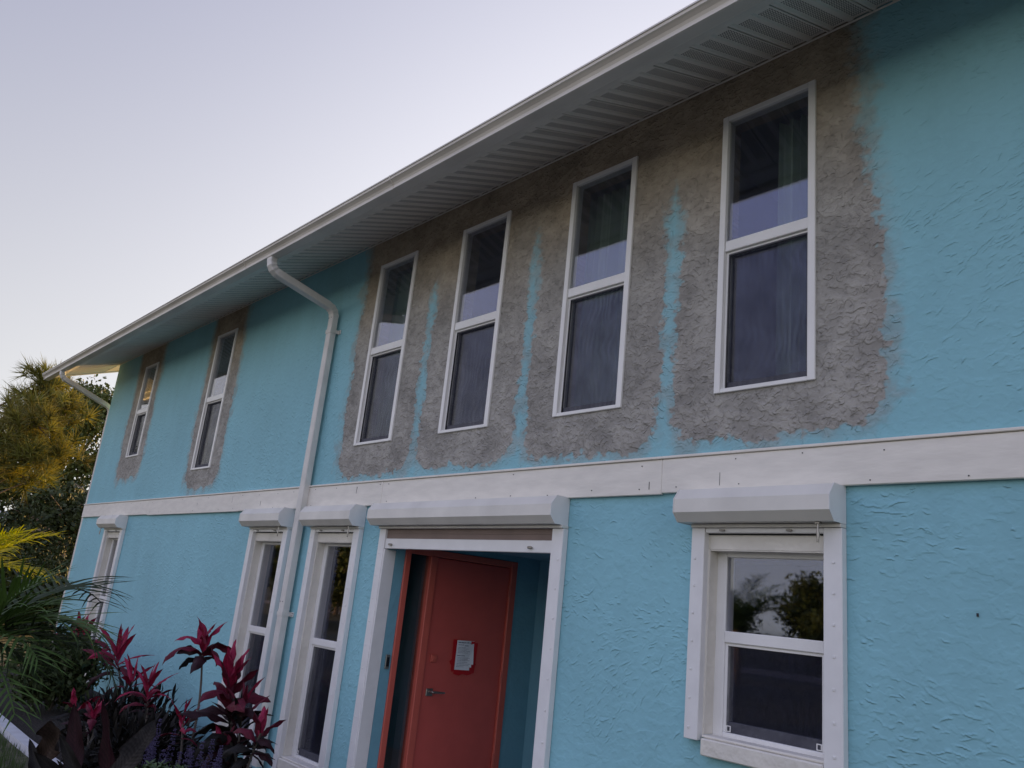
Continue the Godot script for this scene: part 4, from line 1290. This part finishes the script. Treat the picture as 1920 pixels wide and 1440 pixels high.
func leafy_tree(called: String, label: String, at: Vector3, trunk_h: float, blobs: Array, per: int, leaf: float, material: String, bark: String, group := "", leaves := 12, lean := 0.0):
	# blobs: [centre, radius x, radius y]
	var t := thing(called, label, "tree", at, 0.0, group)
	var m := MB.new()
	var top := V(lean, trunk_h, 0)
	m.tube([V(0, -0.1, 0), V(lean * 0.2, trunk_h * 0.35, 0.05), V(lean * 0.6, trunk_h * 0.7, -0.05), top], [0.24, 0.19, 0.15, 0.11], 8)
	for b in blobs:
		limb(m, top.lerp(V(0, 0, 0), rng.randf_range(0.0, 0.25)), b[0], 0.09, 0.03, 0.15)
		for k in 4:
			var q: Vector3 = b[0] + V(rng.randf_range(-1, 1) * b[1], rng.randf_range(-0.5, 0.8) * b[2], rng.randf_range(-1, 1) * b[1]) * 0.8
			limb(m, b[0], q, 0.035, 0.010, 0.1)
	obj("trunk", m, M[bark], t)
	var cm := clump_mesh(M[material], leaves, leaf, leaf * 1.3, 91)
	var tf := []
	for b in blobs:
		for i in per:
			var d := V(rng.randfn(), rng.randfn(), rng.randfn()).normalized()
			var lump := 0.72 + 0.28 * sin(d.x * 5.0 + b[0].x * 3.0) * cos(d.z * 4.0 + b[0].y) + 0.12 * sin(d.y * 9.0)
			var rr := pow(rng.randf(), 0.5) * lump
			var p: Vector3 = b[0] + V(d.x * b[1], d.y * b[2], d.z * b[1]) * rr
			var sh := rng.randf_range(0.65, 1.35)
			tf.append([Transform3D(Basis.from_euler(V(rng.randf() * 6, rng.randf() * 6, rng.randf() * 6)).scaled(Vector3.ONE * rng.randf_range(0.7, 1.3)), p), Color(sh, sh * rng.randf_range(0.92, 1.06), sh * 0.95)])
	scatter("crown", cm, tf, t)
	return t

func needle_tuft() -> ArrayMesh:
	var r := RandomNumberGenerator.new()
	r.seed = 4
	var m := MB.new()
	for k in 26:
		var d := V(r.randfn() * 0.75, absf(r.randfn()) * 0.9 + 0.15, r.randfn() * 0.75).normalized()
		var l := r.randf_range(0.26, 0.42)
		var side := d.cross(V(r.randfn(), r.randfn(), r.randfn())).normalized() * 0.011
		var o := V(0, r.randf_range(-0.08, 0.04), 0)
		var tip := o + d * l + V(0, -0.03, 0)
		m.flat(o - side, o + side, tip)
	return m.mesh(M.needle)

func pine(label: String, at: Vector3, tall: float, masses: Array, per: int, group := ""):
	var t := thing("pine_tree", label, "pine tree", at, 0.0, group)
	var m := MB.new()
	m.tube([V(0, -0.1, 0), V(0.04, tall * 0.4, 0.03), V(-0.03, tall * 0.75, 0), V(0, tall, 0)], [0.16, 0.13, 0.09, 0.03], 8)
	var tf := []
	for b in masses:
		var c: Vector3 = b[0]
		var y := clampf(c.y - 1.1, 0.3, tall * 0.97)
		var root := V(0, y, 0)
		limb(m, root, c, 0.028, 0.012, 0.12)
		for k in per:
			var d := V(rng.randfn(), rng.randfn(), rng.randfn()).normalized() * pow(rng.randf(), 0.55)
			var p := c + V(d.x * b[1], d.y * b[2], d.z * b[1]) * 0.85
			if k % 5 == 0:
				m.tube([c.lerp(p, 0.1), c.lerp(p, 0.6) + V(0, -0.03, 0), p], [0.014, 0.009, 0.005], 5, false)
			var up := (V(d.x * 0.9, 0.7 + 0.3 * d.y, d.z * 0.9) + V(rng.randfn(), rng.randfn(), rng.randfn()) * 0.3).normalized()
			var x := up.cross(V(0.3, 0.2, 1)).normalized()
			var sh := rng.randf_range(0.45, 1.4)
			tf.append([Transform3D(Basis(x, up, x.cross(up)).scaled(Vector3.ONE * rng.randf_range(0.85, 1.35)), p), Color(sh, sh * rng.randf_range(0.88, 1.02), sh * 0.9)])
	obj("trunk", m, M.bark, t)
	scatter("crown", needle_tuft(), tf, t)

func trees_left():
	# golden pine just left of the house
	var pm := []
	for q in [[1.3, 4.55, 0.7, 0.65, 0.45], [0.6, 5.0, 0.4, 0.6, 0.4], [1.65, 3.95, 1.0, 0.7, 0.40], [0.9, 4.2, 0.3, 0.8, 0.45], [1.9, 3.45, 1.0, 0.6, 0.34], [0.9, 3.4, 0.4, 0.9, 0.42], [0.0, 4.6, 0.2, 0.8, 0.5], [-0.9, 4.1, 0.3, 0.8, 0.5], [0.2, 5.5, 0.0, 0.5, 0.4], [-0.8, 3.4, -0.2, 0.8, 0.45], [-0.4, 5.1, -0.5, 0.7, 0.4]]:
		pm.append([V(q[0], q[1], q[2] - 1.3), q[3], q[4]])
	for q in [[1.9, 3.6, -0.9, 0.6, 0.4], [1.8, 4.3, -0.9, 0.6, 0.4], [1.2, 4.9, -1.3, 0.6, 0.4], [1.6, 3.9, -1.6, 0.6, 0.4], [1.4, 3.2, 0.0, 0.6, 0.4], [1.4, 4.0, 0.0, 0.6, 0.4], [1.0, 5.4, -0.9, 0.5, 0.35]]:
		pm.append([V(q[0], q[1], q[2]), q[3], q[4]])
	pine("golden sunlit long needled pine at the left edge beside the gutter end", V(-20.4, -0.12, 1.4), 5.8, pm, 20)
	# dark broad leaved tree between the pine and the house corner
	var br := []
	for q in [[0.6, 7.6, 0.9, 1.5, 1.0], [-0.9, 7.2, 0.2, 1.5, 1.0], [1.9, 6.7, 0.2, 1.5, 0.9], [0.2, 5.9, 1.4, 1.4, 0.8], [-1.7, 6.0, 0.6, 1.4, 0.9], [2.4, 5.4, -0.4, 1.5, 0.9], [-0.4, 8.3, -0.4, 1.2, 0.8], [1.0, 4.7, 0.6, 1.5, 0.7], [3.4, 6.3, -1.6, 1.4, 1.0], [-0.2, 4.2, 1.6, 1.4, 0.8], [-2.2, 4.8, 1.6, 1.4, 0.8], [2.0, 3.9, 0.2, 1.4, 0.8], [-3.4, 5.8, 2.0, 1.3, 0.9], [2.2, 7.7, -0.9, 1.1, 0.7], [-2.6, 7.2, 1.2, 1.2, 0.9]]:
		br.append([V(q[0], q[1], q[2]), q[3], q[4]])
	leafy_tree("broadleaf_tree", "dark broad leaved tree with open crown behind the house corner", V(-36.0, -0.12, -4.0), 4.6, br, 190, 0.16, "foliage", "bark", "", 12)
	# lower dark growth and bare trunks
	var lowb := []
	for q in [[-2.6, 3.0, 0.5, 1.3, 0.9], [-0.9, 3.4, 0.2, 1.3, 0.9], [0.9, 2.9, 0.1, 1.2, 0.9], [-1.7, 2.2, 0.7, 1.2, 0.7], [2.2, 3.3, -0.4, 1.2, 0.9], [0.2, 2.1, 0.8, 1.0, 0.6], [3.2, 2.4, -0.8, 1.2, 0.8], [-3.4, 2.2, 1.0, 1.2, 0.8]]:
		lowb.append([V(q[0], q[1], q[2]), q[3], q[4]])
	leafy_tree("understorey_tree", "low dark tree with pale brown leaning trunk below the pine", V(-27.0, -0.12, -2.4), 2.6, lowb, 90, 0.17, "foliage_dark", "bark_pale", "", 11, 0.5)
	var lowc := []
	for q in [[-3.0, 3.4, 0.5, 1.8, 1.3], [-0.5, 4.0, 0.2, 1.8, 1.2], [2.0, 3.6, 0.1, 1.8, 1.2], [-1.0, 2.0, 0.7, 1.8, 1.2], [1.6, 1.8, -0.4, 1.8, 1.2], [4.0, 2.6, -0.8, 1.8, 1.4]]:
		lowc.append([V(q[0], q[1], q[2]), q[3], q[4]])
	leafy_tree("hedge_tree", "dense dark hedge of trees behind the leaning trunks", V(-42.0, -0.12, -6.0), 2.4, lowc, 120, 0.26, "foliage_dark", "bark", "", 11)
	for q in [[V(-23.5, -0.12, 1.2), 2.6, 1.5, "dark undergrowth bush behind the sunlit palm"], [V(-22.0, -0.12, -0.9), 2.4, 1.6, "dark undergrowth bush nearest the house end wall"], [V(-25.5, -0.12, -1.6), 2.8, 2.2, "taller dark undergrowth bush beside the leaning trunk"], [V(-25.0, -0.12, 0.4), 2.6, 1.7, "dark undergrowth bush in front of the leaning trunk"]]:
		shrub(q[0], q[1], q[2], q[3], 700, 0.13, "foliage_dark", "undergrowth left of the house")
	# a grey roof seen between the leaves
	var nb := thing("neighbour_house", "grey roofed low house half hidden by the dark trees at the left edge", "house", V(-52.0, -0.12, -6.5), 0.3)
	obj("wall", boxes([[-4, 0, -3, 4, 2.5, 3]]), M.room_wall, nb)
	var rf := MB.new()
	rf.extrude_x(PackedVector2Array([Vector2(-3.5, 2.5), Vector2(3.5, 2.5), Vector2(0, 4.2)]), -4.5, 4.5)
	obj("roof", rf, M.concrete, nb)

func across_the_street():
	# what the window panes mirror: a palm, a pine and a line of trees beyond the sandy road
	var p := thing("feather_palm", "pale trunked palm across the lawn, mirrored in the short window right of the entry", "palm", V(-15.9, -0.12, 20.5))
	var st := MB.new()
	st.tube([V(0, 0, 0), V(0.1, 1.0, 0), V(0, 1.8, 0.05)], [0.20, 0.15, 0.12], 9)
	obj("trunk", st, M.bark_pale, p)
	for i in 16:
		var an := i * 2.4
		frond(p, V(0, 1.75, 0), V(cos(an), rng.randf_range(0.4, 2.2), sin(an)), rng.randf_range(2.0, 2.8), rng.randf_range(0.7, 1.3), 0.7, 26, M.palm_green, 0.6, false)
	var pm := []
	for q in [[0.0, 5.0, 0.0, 1.2, 0.6], [1.6, 5.6, 0.4, 1.1, 0.6], [-1.4, 6.0, 0.2, 1.1, 0.6], [0.6, 7.0, 0.0, 1.2, 0.7], [-0.8, 7.8, 0.0, 1.1, 0.7], [0.2, 8.8, 0.0, 0.9, 0.7], [2.0, 4.4, -0.6, 0.9, 0.4]]:
		pm.append([V(q[0], q[1], q[2]), q[3], q[4]])
	pine("tall pine across the lawn, its low branch mirrored in the right lower window", V(-11.8, -0.12, 22.0), 9.4, pm, 70)
	var blobs := []
	for q in [[0.0, 3.4, 0.0, 2.2, 1.5], [1.9, 2.6, 0.5, 1.9, 1.3], [-1.9, 2.8, -0.3, 1.9, 1.3], [0.2, 2.0, 1.2, 2.0, 1.2], [-0.6, 4.2, 0.2, 1.4, 0.9]]:
		blobs.append([V(q[0], q[1], q[2]), q[3], q[4]])
	var first: Node3D = leafy_tree("street_tree", "round bushy tree across the road, seen only as a mirror image in the panes", V(-38, -0.12, 52), 2.2, blobs, 90, 0.30, "foliage", "bark", "bushy trees across the road", 10)
	var spots := []
	var xs := -120.0
	while xs < 30.0:
		spots.append([V(xs, -0.12, 50.0 + 9.0 * sin(xs * 1.7)), xs])
		xs += 4.6
	for k in 12:       # a nearer row running up to the neighbour's side
		spots.append([V(-34.0 - 5.0 * k, -0.12, 17.0 + 2.6 * k + 2.0 * sin(k * 2.3)), k * 1.3])
	for q in spots:
		var c := first.duplicate()
		c.name = numbered("street_tree")
		add_child(c)
		c.position = q[0]
		c.rotation.y = q[1]
		c.scale = Vector3.ONE * (1.05 + 0.28 * sin(q[1] * 0.9))
